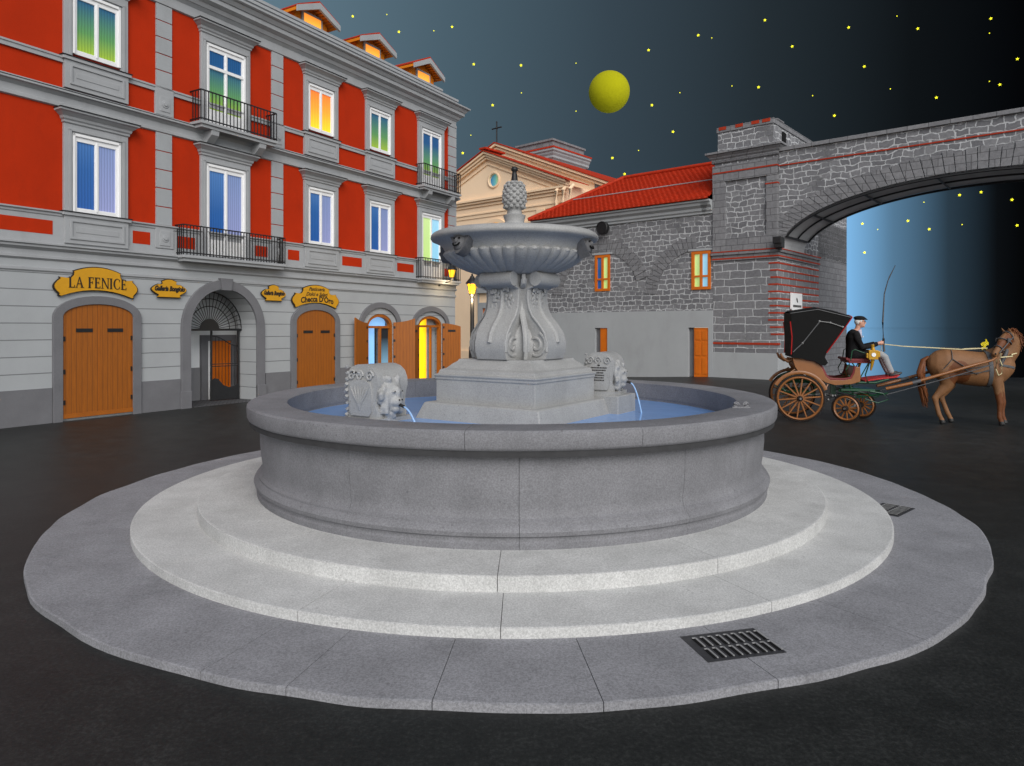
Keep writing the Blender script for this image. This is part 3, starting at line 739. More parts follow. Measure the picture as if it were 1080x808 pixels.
def window(u0, u1, z0, z1, su0, su1, sz0, sz1, lp, rp, hood=True, transom=False, panel=None, apron=0.):
    uc = (u0 + u1) / 2; zc = (z0 + z1) / 2; f = .10
    mb = MB()
    mb.prism([[(u0, z0), (u1, z0), (u1, z1), (u0, z1)], [(u0 + f, z0 + (.5 if apron else f)), (uc - .045, z0 + (.5 if apron else f)), (uc - .045, z1 - f * 1.6), (u0 + f, z1 - f * 1.6)], [(uc + .045, z0 + (.5 if apron else f)), (u1 - f, z0 + (.5 if apron else f)), (u1 - f, z1 - f * 1.6), (uc + .045, z1 - f * 1.6)]], -.05, .02)
    mb.box(u0, u1, -.085, -.05, z1 - .06, z1); mb.box(u0, u0 + .05, -.085, -.05, z0, z1); mb.box(u1 - .05, u1, -.085, -.05, z0, z1)
    mb.box(uc - .02, uc + .02, -.065, -.05, z0 + .05, z1 - .1)
    if transom: mb.box(u0 + .05, u1 - .05, -.07, .0, z1 - .62, z1 - .54)
    if apron:
        for a, b in ((u0 + .12, uc - .07), (uc + .07, u1 - .12)): mb.box(a, b, -.058, -.05, z0 + .08, z0 + .42)
    w = mb.build('window', 'white', rb, None, .006)
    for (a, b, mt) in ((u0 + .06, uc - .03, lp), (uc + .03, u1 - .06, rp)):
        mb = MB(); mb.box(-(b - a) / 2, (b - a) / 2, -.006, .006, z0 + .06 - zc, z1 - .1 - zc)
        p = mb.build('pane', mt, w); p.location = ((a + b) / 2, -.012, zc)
    mb = MB()    # stone surround, stepped
    for (k, y0) in ((0., -.06), (.05, -.10), (.12, -.08)):
        pass
    mb.box(su0, u0, -.07, .1, sz0, sz1); mb.box(u1, su1, -.07, .1, sz0, sz1); mb.box(u0, u1, -.07, .1, z1, sz1)
    mb.box(u0 - .09, u0 - .03, -.10, -.07, sz0, z1 + .06); mb.box(u1 + .03, u1 + .09, -.10, -.07, sz0, z1 + .06); mb.box(u0 - .09, u1 + .09, -.10, -.07, z1 + .03, z1 + .09)
    mb.build('surround', 'grey2', w, None, .005)
    if hood:
        mb = MB(); h0 = sz1 + .27
        mb.mould(su0, su1, [(.075, sz1), (.10, sz1 + .02), (.10, sz1 + .06), (.13, sz1 + .09), (.14, sz1 + .14), (.20, sz1 + .19), (.21, sz1 + .20), (.26, sz1 + .23), (.26, sz1 + .27)], .1, 0, .9)
        mb.box(su0 - .18, su1 + .18, -.285, .1, h0, h0 + .016, 1)
        mb.build('hood', ['grey2', 'iron'], w)
    if panel:
        pz0, pz1 = panel
        mb = MB(); mb.box(su0, su1, -.09, .1, pz0, pz1 - .09); mb.box(su0 - .05, su1 + .05, -.13, .1, pz1 - .09, pz1 - .02)
        mb.box(su0 - .07, su1 + .07, -.15, .1, pz1 - .02, pz1, 1)
        d = .1
        mb.prism([[(su0 + d, pz0 + .09), (su1 - d, pz0 + .09), (su1 - d, pz1 - .17), (su0 + d, pz1 - .17)], [(su0 + d + .05, pz0 + .14), (su1 - d - .05, pz0 + .14), (su1 - d - .05, pz1 - .22), (su0 + d + .05, pz1 - .22)]], -.115, -.09)
        cz = (pz0 + .09 + pz1 - .17) / 2; hz = .06
        mb.box(su0 + d + .13, su1 - d - .13, -.10, -.09, cz - hz, cz + hz)
        mb.build('apron_panel', ['grey2', 'iron'], w, None, .005)
def balcony(u0, u1, z, zr, proj, br=True, nb=26):
    mb = MB(); mb.box(u0, u1, -proj, .0, z - .07, z); mb.box(u0 + .05, u1 - .05, -proj + .05, .0, z - .15, z - .07)
    if br:
        for u in (u0 + .35, u1 - .55):
            mb.prism([(0, 0), (0, .42), (-proj * .85, .42), (-proj * .8, .3), (-proj * .35, .12)], u, u + .22, 0, Matrix(((0, 1, 0, 0), (1, 0, 0, 0), (0, 0, 1, z - .57), (0, 0, 0, 1))))
    b = mb.build('balcony', 'grey2', rb, None, .006)
    mb = MB(); y = -proj + .04
    for zz in (z + .06, zr):
        mb.box(u0 + .02, u1 - .02, y - .016, y + .016, zz - .016, zz + .012); mb.box(u0 + .005, u0 + .037, y, .0, zz - .016, zz + .012); mb.box(u1 - .037, u1 - .005, y, .0, zz - .016, zz + .012)
    for i in range(nb + 1):
        u = u0 + .02 + (u1 - u0 - .04) * i / nb; mb.box(u - .009, u + .009, y - .009, y + .009, z, zr)
    for k in range(1, 4):
        for u in (u0 + .021, u1 - .021): yy = y * k / 4; mb.box(u - .009, u + .009, yy - .009, yy + .009, z, zr)
    mb.build('railing', 'iron', b)
# (u-frame, u-surround)
W = [((1.33, 2.36), (1.16, 2.53)), ((4.55, 5.72), (4.40, 5.88)), ((7.94, 8.97), (7.80, 9.16)), ((10.58, 11.62), (10.42, 11.82)), ((13.34, 14.50), (13.15, 14.70))]
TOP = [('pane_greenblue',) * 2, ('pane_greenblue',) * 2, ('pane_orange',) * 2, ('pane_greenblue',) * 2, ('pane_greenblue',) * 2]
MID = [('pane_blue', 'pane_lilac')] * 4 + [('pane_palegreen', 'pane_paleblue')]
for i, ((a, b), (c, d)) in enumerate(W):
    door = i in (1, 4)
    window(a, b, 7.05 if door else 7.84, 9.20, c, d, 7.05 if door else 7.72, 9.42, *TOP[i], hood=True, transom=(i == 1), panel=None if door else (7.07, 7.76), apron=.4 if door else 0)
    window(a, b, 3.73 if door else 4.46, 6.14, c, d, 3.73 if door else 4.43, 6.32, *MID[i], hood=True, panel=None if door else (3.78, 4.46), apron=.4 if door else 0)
window(-2.2 + .1, -1.1, 7.84, 9.2, -2.27, -.93, 7.72, 9.42, *TOP[0], panel=(7.07, 7.76)); window(-2.1, -1.1, 4.46, 6.14, -2.27, -.93, 4.43, 6.32, *MID[0], panel=(3.78, 4.46))
balcony(4.12, 6.48, 7.08, 7.84, .46, True, 22); balcony(13.05, 15.36, 7.08, 7.84, .40, True, 22)
balcony(3.72, 6.86, 3.75, 4.48, .36, False, 34); balcony(13.0, 15.40, 3.75, 4.48, .36, False, 24)
# mid balcony brackets on the middle belt under the upper window
def surround_arch(u0, u1, zs, rise, t, name, keystone=False, foot=True, zb=-.5, y=-.07):
    n = 20; c = (u0 + u1) / 2; w = (u1 - u0) / 2
    inner = [(c - w * cos(PI * i / n), zs + rise * sin(PI * i / n)) for i in range(n + 1)]
    outer = [(c - (w + t) * cos(PI * i / n), zs + (rise + t * .95) * sin(PI * i / n)) for i in range(n + 1)]
    lp = ([(u0, zb)] if foot else []) + inner + ([(u1, zb), (u1 + t, zb)] if foot else []) + outer[::-1] + ([(u0 - t, zb)] if foot else [])
    mb = MB(); mb.prism(lp, y, .0)
    if keystone: mb.prism([(c - .14, zs + rise - .03), (c + .14, zs + rise - .03), (c + .19, zs + rise + t + .03), (c - .19, zs + rise + t + .03)], y - .05, .0)
    if keystone and foot: mb.box(u0 - t - .03, u0, y - .03, 0, zb, .42); mb.box(u1, u1 + t + .03, y - .03, 0, zb, .42)
    return mb.build(name, 'dgrey', rb, None, .008)
def fill_door(u0, u1, zs, rise, zb, y=-.03):
    mb = MB(); mb.prism(archpoly(u0, u1, zs, rise, zb), y, .02)
    d = mb.build('door', 'boards', rb)
    c = (u0 + u1) / 2; mb = MB()
    mb.box(c - .008, c + .008, y - .006, y, zb, zs + rise - .02, 1)
    w = u1 - u0
    mb.box(u0 + w * .18, u0 + w * .41, y - .012, y, zs - .33, zs - .25, 0); mb.box(u0 + w * .62, u0 + w * .85, y - .012, y, zs - .33, zs - .25, 0)
    mb.build('letter_slot', ['iron', 'wood'], d)
    mb = MB(); mb.box(u0, u1, y - .014, y, zb, zb + .09)
    for zz in (.35, 1.0, 1.7): mb.box(u0 + .02, u0 + .05, y - .02, y, zz, zz + .1, 1); mb.box(u1 - .05, u1 - .02, y - .02, y, zz, zz + .1, 1)
    mb.build('kick_board', ['wood', 'iron'], d)
fill_door(1.14, 2.66, 2.22, .28, .06); surround_arch(1.14, 2.66, 2.22, .28, .19, 'door_surround')
fill_door(7.50, 9.05, 2.15, .36, -.02); surround_arch(7.50, 9.05, 2.15, .36, .19, 'door_surround')
surround_arch(4.12, 6.12, 1.98, 1.0, .25, 'gateway_surround', True)
def hood_arch(u0, u1, zs, rise):
    surround_arch(u0, u1, zs, rise, .2, 'door_arch', False, False)
hood_arch(10.30, 12.0, 2.02, .62); hood_arch(13.0, 14.85, 2.05, .52)
# gateway passage
def passage():
    g0, g1 = 4.3, 7.0; d0, d1 = .75, 1.30
    mb = MB()
    mb.box(g0 - .1, g1 + .4, d1, d1 + .1, .9, 3.3, 0); mb.box(g0 - .1, g1 + .4, d1 - .02, d1 + .1, -.2, .9, 1)
    mb.box(g0 - .1, g0, d0, d1, .9, 3.3, 0); mb.box(g0 - .1, g0 + .02, d0, d1, -.2, .9, 1)
    mb.box(g1 + .3, g1 + .4, d0, d1, .9, 3.3, 0); mb.box(g1 + .28, g1 + .4, d0, d1, -.2, .9, 1)
    mb.box(g0 - .1, g1 + .4, d0, d1, 3.3, 3.4, 0)
    mb.box(g0 - .1, g1 + .4, .75, d1, -.3, .012, 2); mb.box(4.125, 6.115, -.04, .75, -.3, .012, 2)
    p = mb.build('gateway_passage', ['limewash', 'dado', 'cobble'], rb)
    # orange door in the back wall
    x0, z1 = 5.52, 1.62
    mb = MB(); mb.prism([[(x0 - .2, 0), (x0 + .92, 0), (x0 + .92, z1 + .16), (x0 - .2, z1 + .16)], [(x0, .01), (x0 + .74, .01), (x0 + .74, z1), (x0, z1)]], d1 - .09, d1)
    mb.build('inner_door_frame', 'dgrey', p)
    mb = MB(); mb.box(x0 + .10, x0 + .76, d1 - .06, d1 - .01, .01, z1); mb.box(x0 - .02, x0 + .10, d1 - .06, d1 - .01, .01, z1, 1); mb.build('inner_door', ['wood2', 'white'], p)
    # fan grille and open leaf
    y = .60; u0, u1, zs, r = 4.12, 6.12, 1.93, 1.04; c = (u0 + u1) / 2
    mb = MB()
    mb.box(u0, u1, y - .02, y + .02, zs - .03, zs + .03)
    for rr, th in ((1.0, .016), (.82, .012), (.62, .012)):
        mb.tube([(c + rr * cos(PI * i / 24), y, zs + rr * sin(PI * i / 24)) for i in range(25)], th, 6, 0, (0, 1, 0))
    for i in range(1, 22):
        a = PI * i / 22; mb.tube([(c + .26 * cos(a), y, zs + .26 * sin(a)), (c + .985 * cos(a), y, zs + .985 * sin(a))], .009, 5, 0, (0, 1, 0))
    mb.prism([(c + .29 * cos(PI * i / 14), zs + .29 * sin(PI * i / 14)) for i in range(15)], y - .012, y + .012)
    mb.build('fan_grille', 'iron', rb)
    mb = MB(); T = Matrix.Translation((6.08, .62, 0)) @ Matrix.Rotation(R(-14), 4, 'Z')
    for x in (-.04, -.78): mb.box(x - .025, x + .025, -.02, .02, .02, 1.9, 0, T)
    top = [(-.75 + .7 * i / 12, 1.62 + .14 * cos(PI * i / 12)) for i in range(13)]
    mb.tube([(x, 0, z) for x, z in top], .014, 6, 0, (0, 1, 0), 1., False, T)
    for i in range(1, 8): x = -.75 + .7 * i / 8; mb.tube([(x, 0, .4), (x, 0, 1.62 + .14 * cos(PI * i / 8))], .008, 5, 0, (0, 1, 0), 1., False, T)
    mb.box(-.75, -.05, -.01, .01, .93, .95, 0, T); mb.box(-.75, -.05, -.01, .01, .99, 1.01, 0, T)
    mb.prism([(-.75, .03), (-.05, .03), (-.05, .45), (-.15, .38), (-.3, .36), (-.45, .42), (-.6, .60), (-.7, .62), (-.75, .58)], -.012, .012, 0, T)
    mb.build('gate_leaf', 'iron', rb)
passage()
# the two open doorways
def leaf(u, ang, w, z0, z1, dz, slot, hinge_side):
    T = Matrix.Translation((u, -.02, 0)) @ Matrix.Rotation(ang, 4, 'Z')
    mb = MB(); n = 8
    lp = [(0, z0), (w, z0)] + [(w - w * i / n, z1 + dz * (1 - (1 - i / n) ** 2) - (0)) for i in range(n + 1)]
    mb.prism(lp, -.025, .025)
    o = mb.build('shutter', 'boards', rb); o.matrix_local = T
    mb = MB()
    for zz in (.45, .95, 1.5, 1.95): mb.box(.01, .07, -.04, .04, zz, zz + .08)
    if slot: mb.box(w * .3, w * .7, -.036, .036, 1.82, 1.90)
    mb.build('hinge', 'iron', o)
leaf(10.50, R(180 + 14), .78, -.1, 2.30, -.16, False, 1); leaf(11.82, R(-58), .74, -.1, 2.30, -.14, False, 1)
leaf(13.18, R(180 + 20), .66, -.12, 2.02, .06, True, 1); leaf(14.64, R(-30), .75, -.12, 2.02, .12, True, 1)
def doorway(u0, u1, zs, rise, kind):
    mb = MB(); n = 14; c = (u0 + u1) / 2; w = (u1 - u0) / 2
    inn = [(c - (w - .1) * cos(PI * i / n), zs + (rise - .1) * sin(PI * i / n)) for i in range(n + 1)]
    mb.prism(([(u0, -.14)] + [(c - w * cos(PI * i / n), zs + rise * sin(PI * i / n)) for i in range(n + 1)] + [(u1, -.14), (u1 - .1, -.14)] + inn[::-1] + [(u0 + .1, -.14)]), .02, .16)
    mb.box(u0 + .1, u1 - .1, .05, .12, zs - .06, zs + .02)
    if kind == 'blue': mb.box(c + .02, c + .1, .04, .12, -.12, zs - .06)
    else: mb.box(c + .12, c + .17, .06, .14, -.12, zs - .06)
    o = mb.build('door_frame', 'wood', rb)
    if kind == 'blue':
        MB().box(u0 + .05, c + .05, .3, .32, -.1, zs).box(u0 + .05, u1 - .05, .3, .32, zs, zs + rise).build('glass_light', 'lightblue', o)
        MB().box(c + .05, u1 - .05, .12, .14, -.1, zs).build('glass_door', 'dimglass', o)
    else:
        MB().box(u0 + .05, c + .15, .3, .32, -.1, zs + rise - .05).build('glass_light', 'litorange', o)
        MB().box(c + .15, u1 - .05, .28, .32, -.14, zs + rise).build('side_panel', 'grey', o)
doorway(*D3, 'blue'); doorway(*D4, 'orange')

# attic dormers
def dormer(px, py, px2, py2):
    yf = .25
    uc, zt = RB.hit(px, py, yf); ur, zr = RB.hit(px2, py2, yf); w = abs(ur - uc)
    zb = 10.8
    mb = MB(); hw = w - .18
    mb.prism([(uc - hw, zb), (uc + hw, zb), (uc + hw, zr + .12), (uc, zt - .12), (uc - hw, zr + .12)], yf + .35, 3.2)
    d = mb.build('dormer', 'atticboard', rb)
    mb = MB(); t = .10
    for sx in (-1, 1):
        a = Vector((uc, 0, zt)); b = Vector((uc + sx * w * 1.02, 0, zr - .02))
        prof = [(a.x, a.z), (b.x, b.z), (b.x, b.z - .09), (a.x, a.z - .09)]
        mb.prism(prof, yf + .03, 3.3, 0)
        mb.prism([(a.x, a.z + .02), (b.x + sx * .03, b.z + .015), (b.x + sx * .03, b.z - .16), (a.x, a.z - .17)], yf - .03, yf + .05, 1)
        for i in range(7):
            f = .12 + .12 * i; x = a.x + (b.x - a.x) * f; z = a.z + (b.z - a.z) * f - .10
            mb.box(x - .018, x + .018, yf + .04, yf + .42, z - .03, z, 2)
        mb.prism([(a.x, a.z + .02), (b.x, b.z + .02), (b.x, b.z + .065), (a.x, a.z + .075)], yf - .01, 3.3, 3)
    mb.build('dormer_roof', ['atticboard', 'grey', 'wood', 'tile'], d)
    mb = MB(); zc = 11.22
    mb.box(-.42, .42, -.03, .03, zb - zc, .42, 0); mb.box(-.34, .34, -.045, -.03, zb + .1 - zc, .34, 1)
    o = mb.build('dormer_window', ['grey', 'attic'], d); o.location = (uc, yf + .33, zc)
dormer(337, 4, 357.5, 27); dormer(400, 36.5, 417, 56); dormer(453.5, 62, 468, 81.5)
mb = MB(); mb.box(8.6, 8.8, .2, .3, 10.86, 11.0); mb.build('vent', 'black', rb)

# ---------------- signs on the palazzo
def board(name, label, u0, u1, zb, zt, bulge, cat='sign', group=None):
    """shaped ochre board with a black border; returns root, centre"""
    uc, zc = (u0 + u1) / 2, (zb + zt) / 2
    p = RB.w(uc, -.06, zc)
    root = thing(name, label, cat, p, RB.rz, group)
    return root, (u1 - u0) / 2, (zt - zb) / 2
def outline_big(hw, hh, sag):
    r = []
    r += [(-hw * .86, -hh * 1.0)]
    n = 10
    for i in range(n + 1):
        x = -hw * .86 + 2 * hw * .86 * i / n; r.append((x, -hh + sag * (1 - (x / (hw * .86)) ** 2)))
    r = r[1:]
    r += [(hw * .90, -hh * .93)] + [(hw * (.88 + .12 * sin(PI * i / 8)), -hh * .85 + hh * .95 * i / 8) for i in range(9)]
    r += [(hw * .86, hh * .14), (hw * .88, hh * .24), (hw * .70, hh * .20), (hw * .62, hh * .24), (hw * .56, hh * .40), (hw * .55, hh * .62), (hw * .57, hh * .66)]
    r += [(hw * .57 - hw * 1.14 * i / 10, hh * (.66 + .34 * (1 - (1 - i / 5) ** 2))) for i in range(1, 10)]
    r += [(-hw * .57, hh * .66), (-hw * .55, hh * .62), (-hw * .56, hh * .40), (-hw * .62, hh * .24), (-hw * .70, hh * .20), (-hw * .88, hh * .24), (-hw * .86, hh * .14)]
    r += [(-hw * (.88 + .12 * sin(PI * i / 8)), hh * .10 - hh * .95 * i / 8) for i in range(9)] + [(-hw * .90, -hh * .93)]
    return r
def outline_small(hw, hh):
    r = [(-hw * .66, -hh), (hw * .66, -hh), (hw * .70, -hh * .88), (hw * .55, -hh * .78)]
    r = [(-hw * .68, -hh), (hw * .68, -hh), (hw * .60, -hh * .86)]
    r += [(hw * (.62 + .38 * sin(PI * (i / 10))), -hh * .72 + hh * 1.15 * i / 10) for i in range(11)]
    r += [(hw * .46, hh * .40), (hw * .38, hh * .52), (hw * .42, hh * .74)] + [(hw * .42 - hw * .84 * i / 8, hh * (.74 + .26 * sin(PI * i / 8))) for i in range(1, 8)]
    r += [(-hw * .42, hh * .74), (-hw * .38, hh * .52), (-hw * .46, hh * .40)]
    r += [(-hw * (.62 + .38 * sin(PI * (i / 10))), hh * .43 - hh * 1.15 * i / 10) for i in range(11)] + [(-hw * .60, -hh * .86)]
    return r
def make_board(root, ol, b):
    c = MB(); c.prism(ol, -.02, .02); c.prism([(x * (1 + b), z * (1 + b * 1.9)) for x, z in ol], .0, .03, 1)
    c.build('sign_board', ['ochre', 'ink'], root)
def serif(mb, word, x0, x1, z, h, y, bend):
    """roman capitals from thick and thin strokes with serifs"""
    def st(ch):
        k, t, s = .17, .07, .10   # stem, hair, serif
        bar = lambda x, a=0, b=1: [(x, a), (x + k, a), (x + k, b), (x, b)]
        ser = lambda x, zz: [(x - .06, zz), (x + k + .06, zz), (x + k + .06, zz + .05), (x - .06, zz + .05)]
        hb = lambda a, b, zz: [(a, zz), (b, zz), (b, zz + t), (a, zz + t)]
        tick = lambda b, zz, d: [(b - .06, zz), (b, zz), (b, zz + d), (b - .05, zz + d)]
        E_ = [bar(.1), ser(.1, 0), ser(.1, .95), hb(.2, .62, .93), tick(.62, .78, .2), hb(.2, .52, .48), tick(.52, .40, .24)]
        if ch == 'L': return [bar(.1), ser(.1, 0), ser(.1, .95), hb(.2, .66, 0), tick(.66, 0, .24)], .74
        if ch == 'F': return E_, .70
        if ch == 'E': return E_ + [hb(.2, .66, 0), tick(.66, 0, .22)], .74
        if ch == 'I': return [bar(.1), ser(.1, 0), ser(.1, .95)], .40
        if ch == 'A': return [[(.06, 0), (.13, 0), (.44, .92), (.40, 1.0)], [(.38, 1.0), (.46, 1.0), (.82, 0), (.62, 0)], hb(.22, .66, .32), [(0, 0), (.22, 0), (.22, .045), (0, .045)], [(.55, 0), (.90, 0), (.90, .045), (.55, .045)]], .92
        if ch == 'N': return [[(.12, 0), (.20, 0), (.20, 1), (.12, 1)], [(.06, 1), (.26, 1), (.84, 0), (.72, 0)], [(.76, 0), (.84, 0), (.84, 1), (.76, 1)], [(.02, 0), (.30, 0), (.30, .045), (.02, .045)], [(.66, .955), (.94, .955), (.94, 1), (.66, 1)]], .96
        if ch == 'C':
            o = [(.48 + .42 * cos(a), .5 + .52 * sin(a)) for a in [R(42 + 276 * i / 20) for i in range(21)]]
            i_ = [(.50 + .34 * cos(a) - .0, .5 + .46 * sin(a)) for a in [R(42 + 276 * i / 20) for i in range(21)]]
            i_ = [(x if x > .5 else .50 + (x - .5) * .80, z_) for x, z_ in i_]
            return [o + i_[::-1], tick(.80, .70, .22), tick(.80, .12, .16)], .90
        return [], .40
    tot = sum(st(c)[1] for c in word); sc = (x1 - x0) / tot; x = x0
    for c in word:
        for lp in st(c)[0]:
            L2 = [(x + a * sc, z + b * h - bend * (x + a * sc) ** 2) for a, b in lp]
            mb.prism(L2, y - .008, y)
        x += st(c)[1] * sc
r_, hw, hh = board('shop_sign', 'large ochre shop sign with one line of roman capitals over a closed arched door', .97, 2.74, 2.66, 3.30, 0)
make_board(r_, outline_big(hw, hh, .15), .035)
mb = MB(); serif(mb, 'LA FENICE', -.62, .64, -.13, .235, -.021, .03); mb.build('lettering', 'ink', r_)
r_, hw, hh = board('shop_sign', 'ochre shop sign with three lines of lettering over a closed arched door', 7.34, 9.16, 2.58, 3.24, 0)
make_board(r_, outline_big(hw, hh, .15), .035)
mb = MB()
put_text(mb, 'Pasticceria', .15, 0, .17, -.026, .62, .35, .003, .03)
put_text(mb, 'Dolci e Salati', .15, 0, .02, -.026, .86, .35, .003, .05)
put_text(mb, 'Checca D\'Oro', .23, .03, -.15, -.026, 1.30, 0, .008, .14)
mb.build('lettering', 'ink', r_)
for (u0, u1, zb, zt, lab) in ((3.10, 3.98, 2.72, 3.14, 'small ochre sign between the gateway arch and the large sign in roman capitals'), (6.26, 7.08, 2.74, 3.17, 'small ochre sign between the gateway arch and the sign with three lines')):
    r_, hw, hh = board('shop_sign', lab, u0, u1, zb, zt, 0, 'sign', 'small ochre signs beside the gateway')
    make_board(r_, outline_small(hw, hh), .05)
    mb = MB(); put_text(mb, 'Galleria Bongiolo', .155, 0, -.06, -.026, hw * 1.78, .3, .010); mb.build('lettering', 'ink', r_)

# ---------------- street lamp and wall lantern
def lantern(mb_frame, mb_glass, c, s=1.):
    x, y, z = c
    def hexr(r, zz): return [(x + r * cos(PI / 3 * k + .3), y + r * sin(PI / 3 * k + .3), zz) for k in range(6)]
    a, b = hexr(.085 * s, z + .06 * s), hexr(.15 * s, z + .36 * s)
    mb_glass.add(hexr(.075 * s, z + .06 * s) + hexr(.14 * s, z + .36 * s), [(k, (k + 1) % 6, 6 + (k + 1) % 6, 6 + k) for k in range(6)] + [(5, 4, 3, 2, 1, 0), (6, 7, 8, 9, 10, 11)])
    for k in range(6): mb_frame.tube([a[k], b[k]], .010 * s, 5); mb_frame.tube([a[k], a[(k + 1) % 6]], .010 * s, 5); mb_frame.tube([b[k], b[(k + 1) % 6]], .012 * s, 5)
    mb_frame.lathe([(.19 * s, z + .36 * s), (.185 * s, z + .39 * s), (.13 * s, z + .46 * s), (.07 * s, z + .53 * s), (.06 * s, z + .57 * s), (.03 * s, z + .59 * s), (.03 * s, z + .63 * s), (.0, z + .66 * s)], 12, (x, y))
    mb_frame.lathe([(.0, z - .04 * s), (.05 * s, z - .01 * s), (.085 * s, z + .05 * s), (.085 * s, z + .065 * s)], 12, (x, y))
lx, ly = (498 - 540) / 736 * 20., 20.
gz = ground_z(lx, ly)
lp = thing('street_lamp', 'black post lamp with a lit yellow lantern standing behind the fountain pedestal', 'street lamp', (lx, ly, gz))
mb = MB(); mb.lathe([(.15, 0), (.15, .1), (.11, .14), (.10, 1.0), (.095, 1.42), (.07, 1.52), (.06, 1.6), (.055, 2.78), (.06, 2.83), (.045, 2.88)], 16, (0, 0)); mb.build('post', 'iron', lp, 40)
mf, mg = MB(), MB(); lantern(mf, mg, (0, 0, 2.90), 1.0); mf.build('lantern_frame', 'iron', lp, 40); mg.build('lantern_glass', 'lampglass', lp)
def glow(p, par, w):
    l = bpy.data.lights.new('lantern_light', 'POINT'); l.energy = w; l.color = (1, .74, .42); l.shadow_soft_size = .09
    o = bpy.data.objects.new('lantern_light', l); COL.objects.link(o); o.location = p; o.parent = par
glow((0, -.16, 2.80), lp, 70)
p = RB.w(RB.hit(476.5, 288, -.6)[0], -.6, 0)
wl = thing('wall_lantern', 'lit yellow lantern on an iron bracket at the red building corner', 'wall lamp', (p.x, p.y, 3.78), RB.rz)
mf, mg = MB(), MB(); lantern(mf, mg, (0, 0, .0), .95); mf.tube([(0, .0, -.03), (0, .1, -.10), (0, .35, -.13), (0, .62, -.10)], .018, 6); mf.box(-.05, .05, .56, .60, -.25, .05)
mf.build('lantern_frame', 'iron', wl, 22); mg.build('lantern_glass', 'lampglass', wl)
glow((0, -.05, -.16), wl, 22)
